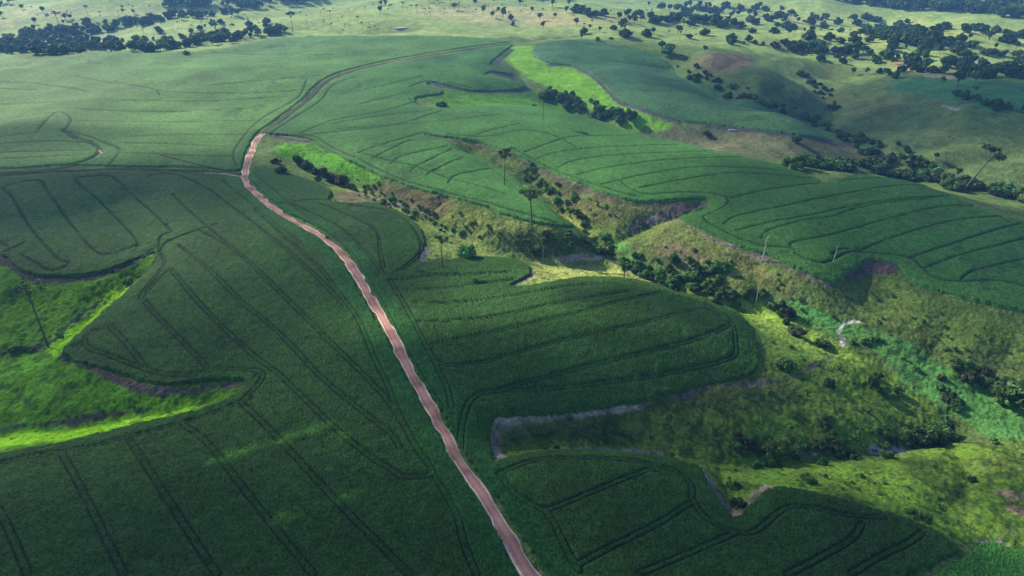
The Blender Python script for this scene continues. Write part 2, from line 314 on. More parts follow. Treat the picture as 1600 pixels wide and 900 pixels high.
F_UPPER = [(416,208),(445,189),(483,160),(510,134),(545,117),(602,102),(660,91),(740,79),(800,70),(790,80),(775,92),(768,102),(795,112),(800,118),(770,113),(760,118),(800,128),(822,136),(800,142),(740,143),(700,134),(674,129),(668,134),(690,140),(688,148),(655,152),(650,158),(660,166),(690,170),(750,166),(830,167),(880,177),(920,185),(960,198),(985,208),(1060,224),(1110,236),(1160,245),(1230,262),(1265,277),(1290,288),(1315,280),(1340,274),(1400,278),(1450,294),(1500,314),(1560,338),(1600,352),(1900,450),(1900,560),(1600,488),(1560,478),(1500,464),(1440,448),(1415,435),(1398,414),(1370,408),(1345,411),(1328,425),(1312,438),(1290,440),(1250,422),(1200,401),(1150,384),(1090,357),(1062,341),(1080,332),(1108,318),(1100,312),(1060,314),(1000,317),(960,308),(920,293),(870,273),(820,250),(785,236),(740,222),(682,213),(664,212),(700,222),(740,240),(780,262),(810,285),(840,308),(870,335),(898,356),(860,353),(800,340),(760,325),(700,308),(640,293),(600,278),(560,260),(530,244),(500,230),(488,219),(450,212)]
F_BLUE = [(842,68),(832,80),(838,90),(860,100),(893,103),(925,117),(950,140),(968,157),(1010,172),(1060,190),(1110,194),(1200,205),(1260,214),(1330,226),(1370,232),(1330,212),(1290,194),(1250,180),(1190,166),(1150,152),(1100,132),(1060,118),(1050,104),(1020,84),(960,70),(900,63)]
F_CENTRE = [(402,262),(440,268),(485,284),(518,300),(515,313),(545,319),(585,318),(615,326),(645,345),(662,368),(664,385),(655,410),(690,409),(730,403),(770,403),(805,407),(830,420),(822,436),(800,448),(840,446),(880,438),(930,434),(990,438),(1040,450),(1100,466),(1145,485),(1175,515),(1186,550),(1180,582),(1150,594),(1090,606),(1000,630),(900,646),(800,652),(776,656),(768,680),(770,722),(800,716),(850,708),(900,705),(1000,712),(1060,722),(1093,734),(1112,765),(1145,809),(1180,782),(1208,762),(1280,773),(1340,788),(1400,808),(1450,826),(1485,845),(1497,862),(1470,878),(1420,900),(1350,960),(930,1010),(852,900),(818,840),(772,775),(728,715),(692,650),(650,578),(614,508),(590,468),(568,428),(538,388),(498,357),(446,330),(408,298),(393,283),(392,268)]
F_YOUNG = [(1300,1000),(1440,905),(1500,872),(1545,846),(1600,862),(1900,950),(1700,1150)]
F_RIGHTFAR = [(1400,132),(1440,124),(1500,122),(1600,128),(1900,160),(1900,210),(1600,178),(1540,170),(1500,158),(1480,150),(1440,146)]
FIELDS = [('left', F_LEFT, (0.034,0.086,0.017), 'dark green crop field on the near left, cut by double wheel tracks', 1.15),
 ('farleft', F_FARLEFT, (0.070,0.155,0.034), 'wide pale green crop field beyond the thin side track', 1.0),
 ('upper', F_UPPER, (0.046,0.122,0.026), 'long crop field running from the red track over the ridge behind the creek valleys', 1.1),
 ('blue', F_BLUE, (0.050,0.118,0.045), 'blue green crop field between the lime grass valley and the brown pasture hills', 1.0),
 ('centre', F_CENTRE, (0.032,0.080,0.016), 'dark green crop field on the rounded hill right of the red dirt track', 1.15),
 ('young', F_YOUNG, (0.045,0.15,0.025), 'low fresh green crop patch in the near right corner', 0.5)]
TRAM = {
 'left': [
  [(-60,930),(0,800),(20,840),(45,900)][1:], [(0,726),(40,720),(90,712),(100,715),(130,770),(170,850),(195,900)],
  [(0,728),(60,714),(140,702),(200,686),(270,668),(330,650),(380,630),(392,625)], [(203,690),(230,730),(265,785),(300,840),(340,900)],
  [(285,665),(320,690),(350,725),(400,790),(440,840),(490,900)], [(380,634),(420,672),(470,725),(530,790),(590,850),(640,900)],
  [(402,590),(412,588),(406,602),(388,622),(380,630)],
  [(250,395),(262,380),(300,365),(340,352)], [(110,438),(160,428),(205,410),(250,386)],
  [(250,396),(258,410),(246,432),(224,460),(222,470)], [(222,468),(262,426),(275,432),(305,468),(350,515),(400,560),(450,600),(520,668),(570,710),(626,745)],
  [(228,474),(250,500),(290,540),(328,580)], [(172,512),(195,535),(230,580)], [(176,512),(150,518),(134,532),(140,546),(170,558),(215,575),(250,586),(300,588),(335,580),(370,580),(400,582),(412,590)],
  [(280,385),(330,425),(380,475),(440,525),(500,590),(560,640),(610,680),(625,700)],[(626,747),(650,748),(676,740),(650,700),(620,640),(605,600),(585,560),(560,500),(530,460)],
  [(676,740),(700,780),(715,810),(725,850),(745,900)],
  [(310,360),(370,395),(420,440),(480,500),(540,560),(600,620),(640,680)],[(400,330),(450,375),(500,420),(530,460)],
  [(5,298),(20,310),(50,360),(90,405),(108,412),(100,420),(80,425),(55,412),(35,400)], [(5,296),(20,290),(60,284),(75,300),(110,350),(150,395),(175,398),(215,385)],
  [(215,388),(210,372),(160,320),(120,284),(140,278),(175,278),(200,300),(240,335),(270,365),(260,352)], [(230,278),(260,273),(290,280),(330,300),(370,330),(410,360),(470,410),(540,480)],
  [(0,378),(20,390),(40,380)],[(30,385),(8,396)],[(270,305),(300,335),(330,360),(400,420)],[(270,365),(252,372),(250,385)],
  [(350,285),(400,325),(470,380)]],
 'farleft': [[(0,140),(60,141),(100,136),(140,145)],[(0,130),(50,131),(100,138),(136,144)],[(120,120),(180,132),(240,140),(250,150)],[(180,128),(230,138),(270,145),(400,147),(500,140)],
  [(60,205),(74,190),(90,177),(105,180),(112,190),(100,206)],[(170,225),(188,236),(172,258)],[(100,206),(130,212),(158,222),(190,236)],[(0,188),(60,180),(90,177)],[(0,215),(60,208)],
  [(240,240),(280,252),(350,268)],[(372,262),(366,240),(390,205),(420,180),(465,155),(480,125)],[(200,215),(280,212),(380,212)],[(190,225),(280,227),(370,232)],[(195,240),(280,244),(368,246)],
  [(120,172),(250,176),(400,170)],[(110,190),(250,192),(400,190)],[(0,240),(60,238),(140,236)],[(0,250),(60,247),(130,243)],[(150,155),(300,160),(450,152)],[(0,165),(100,160),(250,158)],[(320,82),(400,86),(500,87),(520,86)],[(0,226),(80,222),(130,224)],[(330,135),(480,120),(500,120)]],
 'upper': [[(425,210),(445,195),(500,160),(520,135),(560,120)],[(488,212),(540,206),(620,196),(690,175)],[(470,210),(520,190),(600,175),(650,160)],
  [(440,213),(490,215),(520,232),(560,250),(600,270),(640,286),(700,303),(760,318),(800,330),(870,350)],[(560,240),(600,250),(650,262),(700,280),(740,290),(790,305)],
  [(560,240),(582,232),(640,215),(665,208)],[(582,250),(600,240),(640,222),(680,226)],[(610,258),(630,245),(700,230)],[(640,270),(655,260),(705,235)],[(665,276),(690,262),(725,247)],[(700,288),(715,275),(770,265)],[(665,208),(700,222),(740,246),(775,270),(800,290),(850,330)],
  [(640,137),(660,130),(674,127)],[(640,155),(655,165),(675,172)],[(530,150),(600,135),(660,120)],[(560,165),(620,150),(640,147)],[(520,195),(600,182),(680,173)],[(500,205),(600,198),(700,190),(780,180)],
  [(700,212),(760,215),(820,205),(870,215),(900,232)],[(730,218),(765,206),(810,195)],[(820,240),(860,225),(900,215),(1000,213)],[(840,250),(870,240),(940,232),(1060,228)],[(870,265),(900,252),(980,243),(1120,238)],[(900,275),(960,262),(1060,250),(1160,247)],
  [(940,290),(970,283),(1000,276),(1100,262),(1220,268)],[(970,285),(985,297),(1010,306),(1060,303),(1120,305),(1138,315),(1130,325),(1110,335),(1098,340)],[(1000,296),(1060,284),(1150,272),(1270,280)],[(800,232),(850,260),(900,280),(960,300),(1000,310)],
  [(1140,312),(1200,298),(1280,288),(1340,282),(1400,280)],[(1130,352),(1150,340),(1220,325),(1300,308),(1400,292),(1460,294)],[(1150,362),(1200,350),(1280,335),(1350,320),(1440,310),(1520,308)],[(1190,375),(1200,362),(1260,345),(1300,340),(1360,322),(1520,306)],
  [(1236,388),(1240,380),(1300,368),(1400,340),(1470,325),(1530,324)],[(1340,395),(1380,378),(1450,355),(1500,345),(1560,340)],[(1420,405),(1480,385),(1560,360),(1640,340)],[(1445,420),(1500,400),(1560,385),(1640,365)],[(1500,440),(1520,425),(1580,410),(1650,395)],
  [(1098,340),(1110,352),(1150,372),(1190,385),(1222,388),(1238,390),(1245,400),(1280,412),(1300,408),(1325,396),(1360,396),(1420,404),(1440,420),(1460,435),(1500,442),(1560,440),(1640,460)],[(1500,296),(1528,310),(1535,322),(1560,340),(1600,360)],[(1548,306),(1560,330),(1600,352)],
  [(1300,400),(1310,392),(1340,390)],[(1290,240),(1310,260)][:0] or [(700,130),(740,140)]],
 'blue': [[(962,97),(1000,102),(1050,108)],[(1040,126),(1070,128)],[(840,100),(880,108),(920,122),(945,145),(965,162),(1010,178)],[(880,64),(940,72),(985,76)]],
 'centre': [[(398,272),(430,300),(480,340),(540,385),(570,430),(600,480),(640,560),(690,640)],[(440,320),(500,314),(545,322),(600,330),(640,350),(660,390),(640,415),(625,425)],[(500,320),(560,345),(590,365),(595,395),(600,420)],[(455,320),(520,350),(560,380),(600,430)],
  [(610,440),(640,490),(665,540),(680,570),(700,610),(705,640)],[(670,548),(680,540),(720,532),(800,515),(900,492),(960,475),(1040,458)],[(670,548),(680,565),(700,574),(760,568),(800,556),(900,530),(1000,508),(1080,488),(1110,486),(1138,510)],
  [(1080,470),(1120,486),(1144,510),(1150,545),(1145,560),(1110,572),(1020,590),(900,606),(820,612),(760,615),(735,630),(722,665),(720,700)],[(760,618),(800,606),(900,580),(1000,555),(1080,535),(1138,512)],
  [(640,455),(700,452),(800,440)],[(650,475),(720,475),(800,465),(900,448),(960,445)],[(650,505),(760,500),(860,478),(980,458)],[(960,440),(1000,445),(1050,462),(1090,475)],[(660,428),(700,434),(760,430),(790,428)],[(620,440),(700,431),(750,432)],
  [(780,745),(800,735),(850,720),(950,720),(1020,730),(1060,742),(1080,760),(1080,778)],[(785,745),(795,765),(820,785),(848,800),(862,798),(930,770),(1000,742),(1020,738)],[(852,800),(868,825),(890,870),(905,895)],[(905,885),(960,855),(1030,820),(1077,790)],
  [(1080,780),(1100,810),(1130,828),(1170,836),(1200,818),(1225,798),(1260,795),(1320,808),(1380,812)],[(1230,900),(1280,875),(1330,845),(1345,822)],[(1330,900),(1370,875),(1420,850),(1440,835)],[(1000,900),(1070,870),(1150,835)],[(400,300),(430,325),(480,355)]],
 'young': [], }
CELL = np.maximum(0.0012*R2, 0.55*np.gradient(RR)[:, None]*(R2 > 70)).astype(np.float32)                     # local lattice spacing
ZONES = [
 # (outline, colour, feather m)
 ([(-400,395),(0,398),(18,414),(50,432),(90,436),(140,432),(190,418),(245,398),(238,412),(200,456),(150,500),(108,540),(97,556),(160,582),(215,600),(300,606),(378,600),(385,606),(320,640),(200,668),(120,690),(0,712),(-400,790)], (0.068,0.172,0.008), 2),
 ([(-200,600),(0,568),(60,555),(96,560),(120,580),(60,590),(0,600),(-200,640)], (0.085,0.24,0.008), 4),
 ([(96,556),(108,538),(150,500),(205,450),(196,446),(140,480),(90,520),(76,540),(80,556)], (0.19,0.42,0.008), 1.5),  # slope strip facing the sun, its sunlight put into the grass colour
 ([(-200,725),(0,700),(120,686),(210,665),(320,635),(310,628),(210,652),(120,672),(0,680),(-200,690)], (0.19,0.42,0.008), 2),  # lower strip, likewise brightened in colour as if sunlit
 # olive pasture round the creeks
 ([(560,282),(600,280),(700,308),(800,340),(900,356),(870,330),(790,262),(700,216),(780,234),(870,272),(960,310),(1100,316),(1065,340),(1150,386),(1290,440),(1330,425),(1350,410),(1400,414),(1440,448),(1600,488),(1900,600),(1900,800),(1600,640),(1400,560),(1250,500),(1100,460),(950,420),(800,400),(680,355),(600,330)], (0.085,0.125,0.032), 4),
 ([(560,290),(600,282),(700,310),(680,340),(600,320)], (0.105,0.095,0.045), 3),
 ([(700,330),(790,345),(850,362),(870,372),(800,370),(740,360),(690,345)], (0.17,0.20,0.045), 5),
 ([(820,290),(860,325),(930,362),(925,368),(880,358),(840,320)], (0.24,0.30,0.06), 3),
 ([(850,285),(960,320),(1040,322),(1000,345),(940,345),(880,320)], (0.105,0.115,0.04), 4),
 ([(1000,362),(1060,345),(1100,365),(1180,400),(1190,430),(1080,410),(1010,390)], (0.125,0.155,0.042), 4),
 ([(1020,395),(1060,380),(1110,400),(1080,415)], (0.17,0.14,0.07), 3),
 ([(1340,450),(1400,420),(1440,455),(1600,500),(1600,560),(1450,520),(1360,490)], (0.085,0.135,0.028), 5),
 ([(435,225),(500,228),(545,250),(600,282),(560,288),(500,262),(440,245)], (0.075,0.23,0.014), 2),
 ([(510,300),(540,286),(600,310),(660,345),(740,380),(820,400),(760,404),(700,409),(655,412),(667,380),(650,348),(600,322),(545,318)], (0.16,0.21,0.05), 3),
 ([(520,305),(560,320),(620,324),(600,312),(560,300)], (0.17,0.15,0.08), 2),
 ([(800,450),(830,422),(850,408),(960,415),(1010,425),(1100,462),(1010,442),(900,436)], (0.20,0.24,0.065), 3),
 # hillside right of the centre field
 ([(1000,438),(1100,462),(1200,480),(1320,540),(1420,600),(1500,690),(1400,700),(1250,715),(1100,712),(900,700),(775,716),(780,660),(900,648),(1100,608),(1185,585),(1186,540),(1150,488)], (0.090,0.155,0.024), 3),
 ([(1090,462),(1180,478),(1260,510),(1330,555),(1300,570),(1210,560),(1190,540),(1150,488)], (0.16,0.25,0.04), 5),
 ([(1100,600),(1200,590),(1250,610),(1150,640),(1050,650),(950,690),(850,700),(800,690),(850,660)], (0.055,0.080,0.022), 6),  # brown growth, with the slope's shade also darkened into the colour
 ([(800,702),(850,690),(950,692),(1060,714),(1100,712),(1180,715),(1300,716),(1430,705),(1540,695),(1900,780),(1900,950),(1600,860),(1500,845),(1340,788),(1208,760),(1145,808),(1090,734),(1000,712),(900,705)], (0.100,0.18,0.022), 2),
 ([(800,702),(850,694),(950,696),(1060,716),(1000,712),(900,705)], (0.11,0.20,0.02), 1.5),
 ([(1560,700),(1600,700),(1900,800),(1700,820),(1580,760),(1510,735)], (0.10,0.155,0.028), 4),
 # lush reeds along the creek
 ([(1196,464),(1240,470),(1300,492),(1350,512),(1420,535),(1480,575),(1560,620),(1620,640),(1800,720),(1800,820),(1620,700),(1540,680),(1450,620),(1400,585),(1350,530),(1310,528),(1260,505)], (0.068,0.180,0.042), 1.5),
 ([(955,378),(975,380),(1010,410),(1030,425),(1000,425),(965,395)], (0.08,0.18,0.04), 2),
 # behind the upper field
 ([(660,150),(700,140),(800,148),(835,140),(870,150),(900,175),(830,168),(750,166),(690,170)], (0.060,0.16,0.014), 3),
 ([(790,75),(835,72),(832,82),(838,92),(893,104),(925,117),(950,140),(968,157),(1010,172),(1060,190),(1080,196),(1040,210),(1000,210),(900,160),(850,135),(810,110),(785,90)], (0.115,0.26,0.020), 3),
 ([(985,210),(1060,196),(1110,196),(1200,207),(1330,228),(1420,262),(1300,262),(1160,245),(1060,225)], (0.085,0.095,0.048), 5),
 ([(1050,70),(1150,60),(1250,90),(1400,110),(1900,170),(1900,460),(1600,340),(1420,270),(1330,212),(1190,166),(1100,132),(1050,100)], (0.085,0.130,0.040), 10),
 ([(1100,85),(1160,85),(1170,100),(1120,115),(1085,105)], (0.13,0.11,0.06), 8),
 ([(1290,140),(1400,150),(1380,170),(1320,170)], (0.10,0.13,0.045), 8),
 ([(1390,132),(1450,122),(1600,130),(1900,170),(1900,210),(1600,178),(1540,172),(1500,160),(1440,150)], (0.045,0.135,0.050), 6),
 # far country
 ([(-900,-60),(-900,80),(0,82),(250,82),(330,78),(450,58),(800,60),(900,60),(1050,68),(1250,90),(1400,112),(1600,125),(2500,190),(2500,-60),(800,-58)], (0.185,0.255,0.075), 15),
 ([(640,18),(800,10),(900,25),(1000,30),(900,40),(760,38)], (0.28,0.28,0.12), 30),
 ([(1200,10),(1350,25),(1600,50),(1900,80),(1900,130),(1600,92),(1450,85),(1300,62),(1220,40)], (0.25,0.32,0.09), 30),
 ([(0,15),(250,18),(430,5),(330,20),(120,30),(0,38)], (0.25,0.29,0.11), 30),
]
SOIL = [  # (line, half width m, colour, breakup)
 ([(97,553),(120,568),(160,583),(190,597),(215,606),(245,612),(280,612),(330,606),(378,600)], 2.0, (0.075,0.058,0.055), .35),
 ([(0,402),(18,416),(50,434),(90,437),(140,433),(190,418),(228,400)], 2.2, (0.055,0.046,0.045), .3),
 ([(0,553),(40,545),(85,533),(110,505),(160,470)], 1.6, (0.05,0.05,0.05), .5),
 ([(0,668),(50,664),(150,652),(230,642)], 1.8, (0.045,0.05,0.04), .6),
 ([(770,722),(772,700),(776,668),(784,657)], 3.0, (0.22,0.185,0.15), .4),
 ([(776,657),(830,655),(900,649),(1000,634)], 1.4, (0.24,0.205,0.16), .4),
 ([(1000,634),(1100,609),(1180,598),(1200,595)], 1.4, (0.105,0.085,0.09), .45),
 ([(1200,595),(1245,588),(1270,572),(1300,556)], 1.0, (0.08,0.07,0.075), .5),
 ([(775,722),(800,716),(850,706),(900,702),(950,703),(1000,708),(1060,720),(1095,733)], 1.1, (0.24,0.20,0.17), .35),
 ([(1000,707),(1030,712),(1060,720)], 2.0, (0.22,0.19,0.15), .4),
 ([(1095,733),(1112,760),(1144,806)], 1.2, (0.17,0.13,0.14), .2),
 ([(1146,808),(1175,778),(1200,760)], 1.5, (0.25,0.18,0.13), .25),
 ([(420,211),(450,217),(482,222)], 2.2, (0.07,0.06,0.085), .2),
 ([(690,216),(740,226),(785,239),(820,254),(870,278),(920,298),(960,312)], 2.2, (0.095,0.075,0.065), .45),
 ([(960,313),(1000,321),(1060,320),(1108,318)], 2.0, (0.075,0.056,0.045), .4),
 ([(1100,322),(1060,328),(1010,345),(985,362)], 3.0, (0.12,0.09,0.08), .4),
 ([(1020,340),(1062,345),(1090,362),(1150,390),(1200,406),(1290,444)], 2.0, (0.15,0.12,0.10), .45),
 ([(1325,430),(1345,416),(1385,416)], 4.5, (0.085,0.06,0.065), .3),
 ([(658,380),(664,392),(655,412)], 1.8, (0.15,0.12,0.13), .2),
 ([(545,318),(585,317),(630,322)], 1.5, (0.20,0.16,0.11), .4),
 ([(862,405),(900,403),(940,402)], 2.0, (0.24,0.20,0.17), .5),
 ([(800,448),(822,436),(830,422)], 2.2, (0.10,0.08,0.09), .3),
 ([(1328,505),(1340,503),(1322,505),(1313,512),(1312,522),(1318,532),(1316,540)], 1.1, (0.42,0.39,0.37), .35),
 ([(1365,704),(1385,708),(1405,706)], 2.0, (0.27,0.24,0.26), .3),
 ([(1535,850),(1560,846),(1572,852)], 1.8, (0.30,0.26,0.24), .35),
 ([(1530,850),(1570,868)], .7, (0.22,0.2,0.2), .3),
 ([(1545,846),(1600,826)], .8, (0.14,0.13,0.09), .5),
 ([(1560,770),(1600,778)], 2.0, (0.20,0.15,0.10), .55),
 ([(1585,798),(1620,802)], 2.4, (0.32,0.20,0.12), .4),
 ([(1180,710),(1255,708),(1290,706)], 0.8, (0.15,0.13,0.12), .7),
 ([(675,131),(740,142),(800,143),(825,138)], 3.5, (0.05,0.055,0.075), .1),
 ([(655,152),(688,147)], 2.2, (0.05,0.055,0.065), .1),
 ([(772,114),(800,122)], 4.0, (0.05,0.055,0.075), .1),
 ([(775,98),(787,88),(800,78)], 3.0, (0.05,0.06,0.06), .2),
 ([(856,102),(893,104),(925,119),(950,142),(968,159),(1010,174),(1060,192)], 2.5, (0.075,0.065,0.085), .2),
 ([(1110,196),(1200,207),(1330,228)], 3.5, (0.05,0.055,0.06), .2),
 ([(1404,96),(1402,104),(1420,112)], 4.5, (0.34,0.18,0.11), .5),
 ([(1450,119),(1490,121)], 6.0, (0.28,0.22,0.17), .4),
 ([(1475,165),(1496,172)], 2.0, (0.22,0.22,0.20), .7),
 ([(1225,28),(1255,32)], 14.0, (0.32,0.26,0.2), .5),
]
base = np.empty((NR, NC, 3), np.float32); base[:] = (0.085, 0.13, 0.035)
jit = (fbm(X, Y, 9, 3, 3)-0.5)
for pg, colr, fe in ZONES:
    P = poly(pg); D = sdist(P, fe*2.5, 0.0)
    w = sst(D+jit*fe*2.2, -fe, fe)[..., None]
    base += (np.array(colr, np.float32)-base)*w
# patchiness of the sward
p1 = fbm(X, Y, 38, 11, 4)[..., None]; p2 = fbm(X, Y, 7, 21, 3)[..., None]
dry = np.clip((p1-0.55)*4, 0, 1); base += (base*np.array([1.45, 1.05, 1.1], np.float32)-base)*dry*0.6
base *= 0.72+0.56*p2
n5 = fbm(X, Y, 5, 41, 3)
for ln, w, colr, br in SOIL:
    D = dist([line(ln)], w*2+3, 0.0)
    ww = np.maximum(w, CELL*1.0)
    k = sst(ww*(1.15-br+ (n5-0.5)*br*4)-D, -0.5*np.maximum(1, CELL), 0.6*np.maximum(1, CELL))[..., None]
    base += (np.array(colr, np.float32)*(0.8+0.4*p2)-base)*k*0.95

# eroded banks: bare brown earth where the slope is steep
gy_, gx_ = np.gradient(Z0); slope = np.hypot(gy_/np.gradient(RR)[:, None], gx_/(R2*np.gradient(TH)[None]+1e-6))
er = sst(slope+(fbm(X, Y, 4, 83, 3)-0.5)*0.7, 0.58, 0.85)*sst(R2, 60, 80)*sst(np.hypot(X+130, Y-190), 60, 110)
base += (np.array((0.070, 0.062, 0.034), np.float32)*(0.7+0.6*p2)-base)*(0.6*er)[..., None]
# weedy darker clumps scattered in the sward
wd_ = sst(fbm(X, Y, 2.4, 87, 2)*0.65+fbm(X, Y, 30, 89, 2)*0.35, 0.56, 0.68)*sst(900-R2, 0, 500)
base += (np.array((0.022, 0.052, 0.014), np.float32)-base)*(0.6*wd_)[..., None]
# masks of the crop stands
roadL = [line(ROAD)]; farL = [line(ROAD_FAR)]; sideL = [line(SIDE), line(SIDE2)]
DR = dist(roadL, 14); DF = dist(farL, 12, .004); DS = dist(sideL, 8, .004)
near_road = sst(DR, 2.6, 7)
# tussocks in the pasture
tus = 0.6*(fbm(X, Y, 2.6, 51, 3)-0.5)+0.35*(vnoise(X, Y, 1.1, 57)-.5)+0.9*(fbm(X, Y, 14, 59, 2)-.5)
tus_amp = (0.95*sst(650-R2, 0, 450)+.35*sst(2500-R2, 0, 2000)+0.5*sst(90-np.hypot(X+150, Y-170), 0, 50))*near_road
rag = (vnoise(X, Y, 1.6, 61)-0.5)*1.0+(vnoise(X, Y, 6, 62)-0.5)*1.2
fields = []
crop_any = np.zeros((NR, NC), np.float32)
for key, pg, colr, lab, h in FIELDS:
    D = sdist(poly(pg), 10, 0.003)
    if key in ('farleft', 'upper'): D = np.minimum(D, DF-np.maximum(0.7, CELL*0.35))
    if key == 'farleft': D = np.minimum(D, DS-np.maximum(1.2, CELL*0.7))
    D = np.minimum(D, DR-1.9-0.5*rag)
    fields.append((key, D, colr, lab, h)); crop_any = np.maximum(crop_any, sst(D, -1.0, 1.0))
Zg = Z0 + tus*tus_amp*(1-crop_any)
tk = np.maximum(sst(np.maximum(3.0, CELL*1.5)-DF, 0, 1.5), sst(np.maximum(2.5, CELL)-DS, 0, 1.5))[..., None]; base += (np.array((0.020, 0.038, 0.016), np.float32)-base)*tk*sst(R2, 200, 320)[..., None]
soil_under = np.array((0.045, 0.045, 0.03), np.float32)
gcol = base + (soil_under-base)*(sst(crop_any, .5, 1))[..., None]
# grassy verge beside the tracks
ground = grid_mesh('pasture_ground', np.ones((NR, NC), bool), Zg, gcol, M_GROUND); tag(ground, kind='structure')

STREAKS = [([(330,722),(380,710),(430,695),(462,684),(510,668)], 1.8, 1.0), ([(435,815),(470,805),(515,792),(550,778)], 1.9, 0.9), ([(195,810),(215,800),(240,793)], 1.7, 0.8), ([(535,680),(550,692),(560,700)], 1.8, 0.7), ([(745,735),(760,740)], 1.8, 0.8)]
SD = np.zeros((NR, NC), np.float32)
for ln, w, s in STREAKS:
    D = dist([line(ln)], 8); SD = np.maximum(SD, s*np.exp(-(D/w)**2))
fine = rng.random((NR, NC)).astype(np.float32)-0.5
thin = sst(fbm(X, Y, 11, 91, 4), .60, .74)*sst(fbm(X, Y, 70, 93, 2), .42, .6); v1 = fbm(X, Y, 60, 71, 3)-0.5; v2 = fbm(X, Y, 2.0, 73, 2)-0.5; v3 = fbm(X, Y, 14, 75, 3)-0.5
for key, D, colr, lab, h in fields:
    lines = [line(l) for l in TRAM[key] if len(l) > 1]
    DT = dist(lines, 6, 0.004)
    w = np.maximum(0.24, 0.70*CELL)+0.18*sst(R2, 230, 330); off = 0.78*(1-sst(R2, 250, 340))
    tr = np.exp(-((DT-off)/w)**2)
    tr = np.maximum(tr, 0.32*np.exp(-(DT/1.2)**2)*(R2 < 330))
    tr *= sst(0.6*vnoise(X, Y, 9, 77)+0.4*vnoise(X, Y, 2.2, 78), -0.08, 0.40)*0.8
    e = sst(D+rag*0.8+(vnoise(X, Y, .7, 66)-.5)*.6, -0.1, np.maximum(0.4, CELL*0.9))
    bush = np.clip(1-np.abs(D-1.5)/3.0, 0, 1)*0.0
    z = Z0 + e*(h*(1-0.85*tr)*(1-.35*thin)*(0.88+0.5*v3) + v2*0.5*sst(450-R2, 0, 230) + fine*0.34*sst(420-R2, 0, 230)*(1-tr)) - 0.35*(1-e)
    c = np.empty((NR, NC, 3), np.float32); c[:] = colr
    c *= (1+0.5*v1+0.35*v3)[..., None]
    c *= (1+fine*0.35)[..., None]; c += (np.array((0.042, 0.088, 0.026), np.float32)-c)*(0.6*thin)[..., None]
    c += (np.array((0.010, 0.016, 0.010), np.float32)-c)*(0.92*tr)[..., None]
    c += (np.array((0.085, 0.21, 0.03), np.float32)*(1+fine[..., None])-c)*(0.75*SD*sst(n5, 0.25, 0.7))[..., None]
    if key == 'upper':
        c *= (1+0.25*sst(fbm(X, Y, 90, 79, 2), .5, .7))[..., None]
    # greener headland plants next to the red track
    c += (np.array((0.026, 0.10, 0.022), np.float32)-c)*(0.7*sst(12-DR, 0, 7))[..., None]
    m = D > -np.maximum(1.2, CELL*1.3)
    o = grid_mesh('crop_field', m, z, c, M_CROP); tag(o, lab, 'crop field', kind='stuff')

# ------------------------------------------------------------------ the red dirt track and the thin grassy tracks
def ribbon(name, ln, half, lift, nx, mt, wob=0.3):
    P = catmull(line(ln), False, 5); d = np.gradient(P, axis=0); d /= np.linalg.norm(d, axis=1)[:, None]+1e-9
    # resample evenly
    s = np.concatenate([[0], np.cumsum(np.hypot(*np.diff(P, axis=0).T))]); L = np.arange(0, s[-1], 1.2)
    P = np.stack([np.interp(L, s, P[:, 0]), np.interp(L, s, P[:, 1])], 1); d = np.gradient(P, axis=0)
    k = np.ones(9)/9; d = np.stack([np.convolve(np.pad(d[:, i], 4, 'edge'), k, 'valid') for i in (0, 1)], 1); d /= np.linalg.norm(d, axis=1)[:, None]
    nrm = np.stack([d[:, 1], -d[:, 0]], 1); vs = []; uv = []
    for j in range(nx):
        u = j/(nx-1)*2-1; w = half(L) if callable(half) else half
        ww = w*(1+wob*(vnoise(L, L*0+3*np.sign(u), 4.0, 5)-0.5)*abs(u))
        q = P+nrm*(u*ww)[:, None] if not np.isscalar(ww) else P+nrm*u*ww
        zz = relief(q[:, 0], q[:, 1])+lift*(1-0.9*abs(u)**4)-0.06*np.exp(-((abs(u)-0.45)/0.12)**2)
        vs.append(np.concatenate([q, zz[:, None]], 1)); uv.append(np.full(len(L), u))
    V = np.stack(vs, 1).reshape(-1, 3); U = np.stack(uv, 1).ravel(); n = len(L)
    F = [(i*nx+j, i*nx+j+1, (i+1)*nx+j+1, (i+1)*nx+j) for i in range(n-1) for j in range(nx-1)]
    me = bpy.data.meshes.new(name); me.from_pydata(V.tolist(), [], F); me.update()
    if me.polygons[0].normal.z < 0: me.flip_normals()
    me.polygons.foreach_set('use_smooth', np.ones(len(F), bool))
    a = me.attributes.new('across', 'FLOAT', 'POINT'); a.data.foreach_set('value', U.astype(np.float32))
    me.materials.append(mt); o = bpy.data.objects.new(name, me); scene.collection.objects.link(o)
    return tag(o, kind='structure')
m, nt, b = mat('red_dirt'); L_ = nt.links.new
at = N(nt, 'ShaderNodeAttribute', attribute_name='across'); geo = N(nt, 'ShaderNodeNewGeometry')
no = N(nt, 'ShaderNodeTexNoise', i_Scale=0.8, i_Detail=6.0, i_Roughness=0.7); no2 = N(nt, 'ShaderNodeTexNoise', i_Scale=0.11, i_Detail=2.0); L_(geo.outputs['Position'], no.inputs[0]); L_(geo.outputs['Position'], no2.inputs[0])
ab = N(nt, 'ShaderNodeMath', operation='ABSOLUTE'); L_(at.outputs['Fac'], ab.inputs[0])
ad = N(nt, 'ShaderNodeMath', operation='MULTIPLY_ADD'); ad.inputs[1].default_value = 0.5; L_(no.outputs[0], ad.inputs[0]); sb = N(nt, 'ShaderNodeMath', operation='SUBTRACT'); sb.inputs[1].default_value = 0.20; L_(ab.outputs[0], sb.inputs[0]); L_(sb.outputs[0], ad.inputs[2])
cr = N(nt, 'ShaderNodeValToRGB'); L_(ad.outputs[0], cr.inputs[0]); e = cr.color_ramp.elements
e[0].position = 0.30; e[0].color = (0.34, 0.17, 0.13, 1); e[1].position = 1.0; e[1].color = (0.50, 0.40, 0.33, 1)
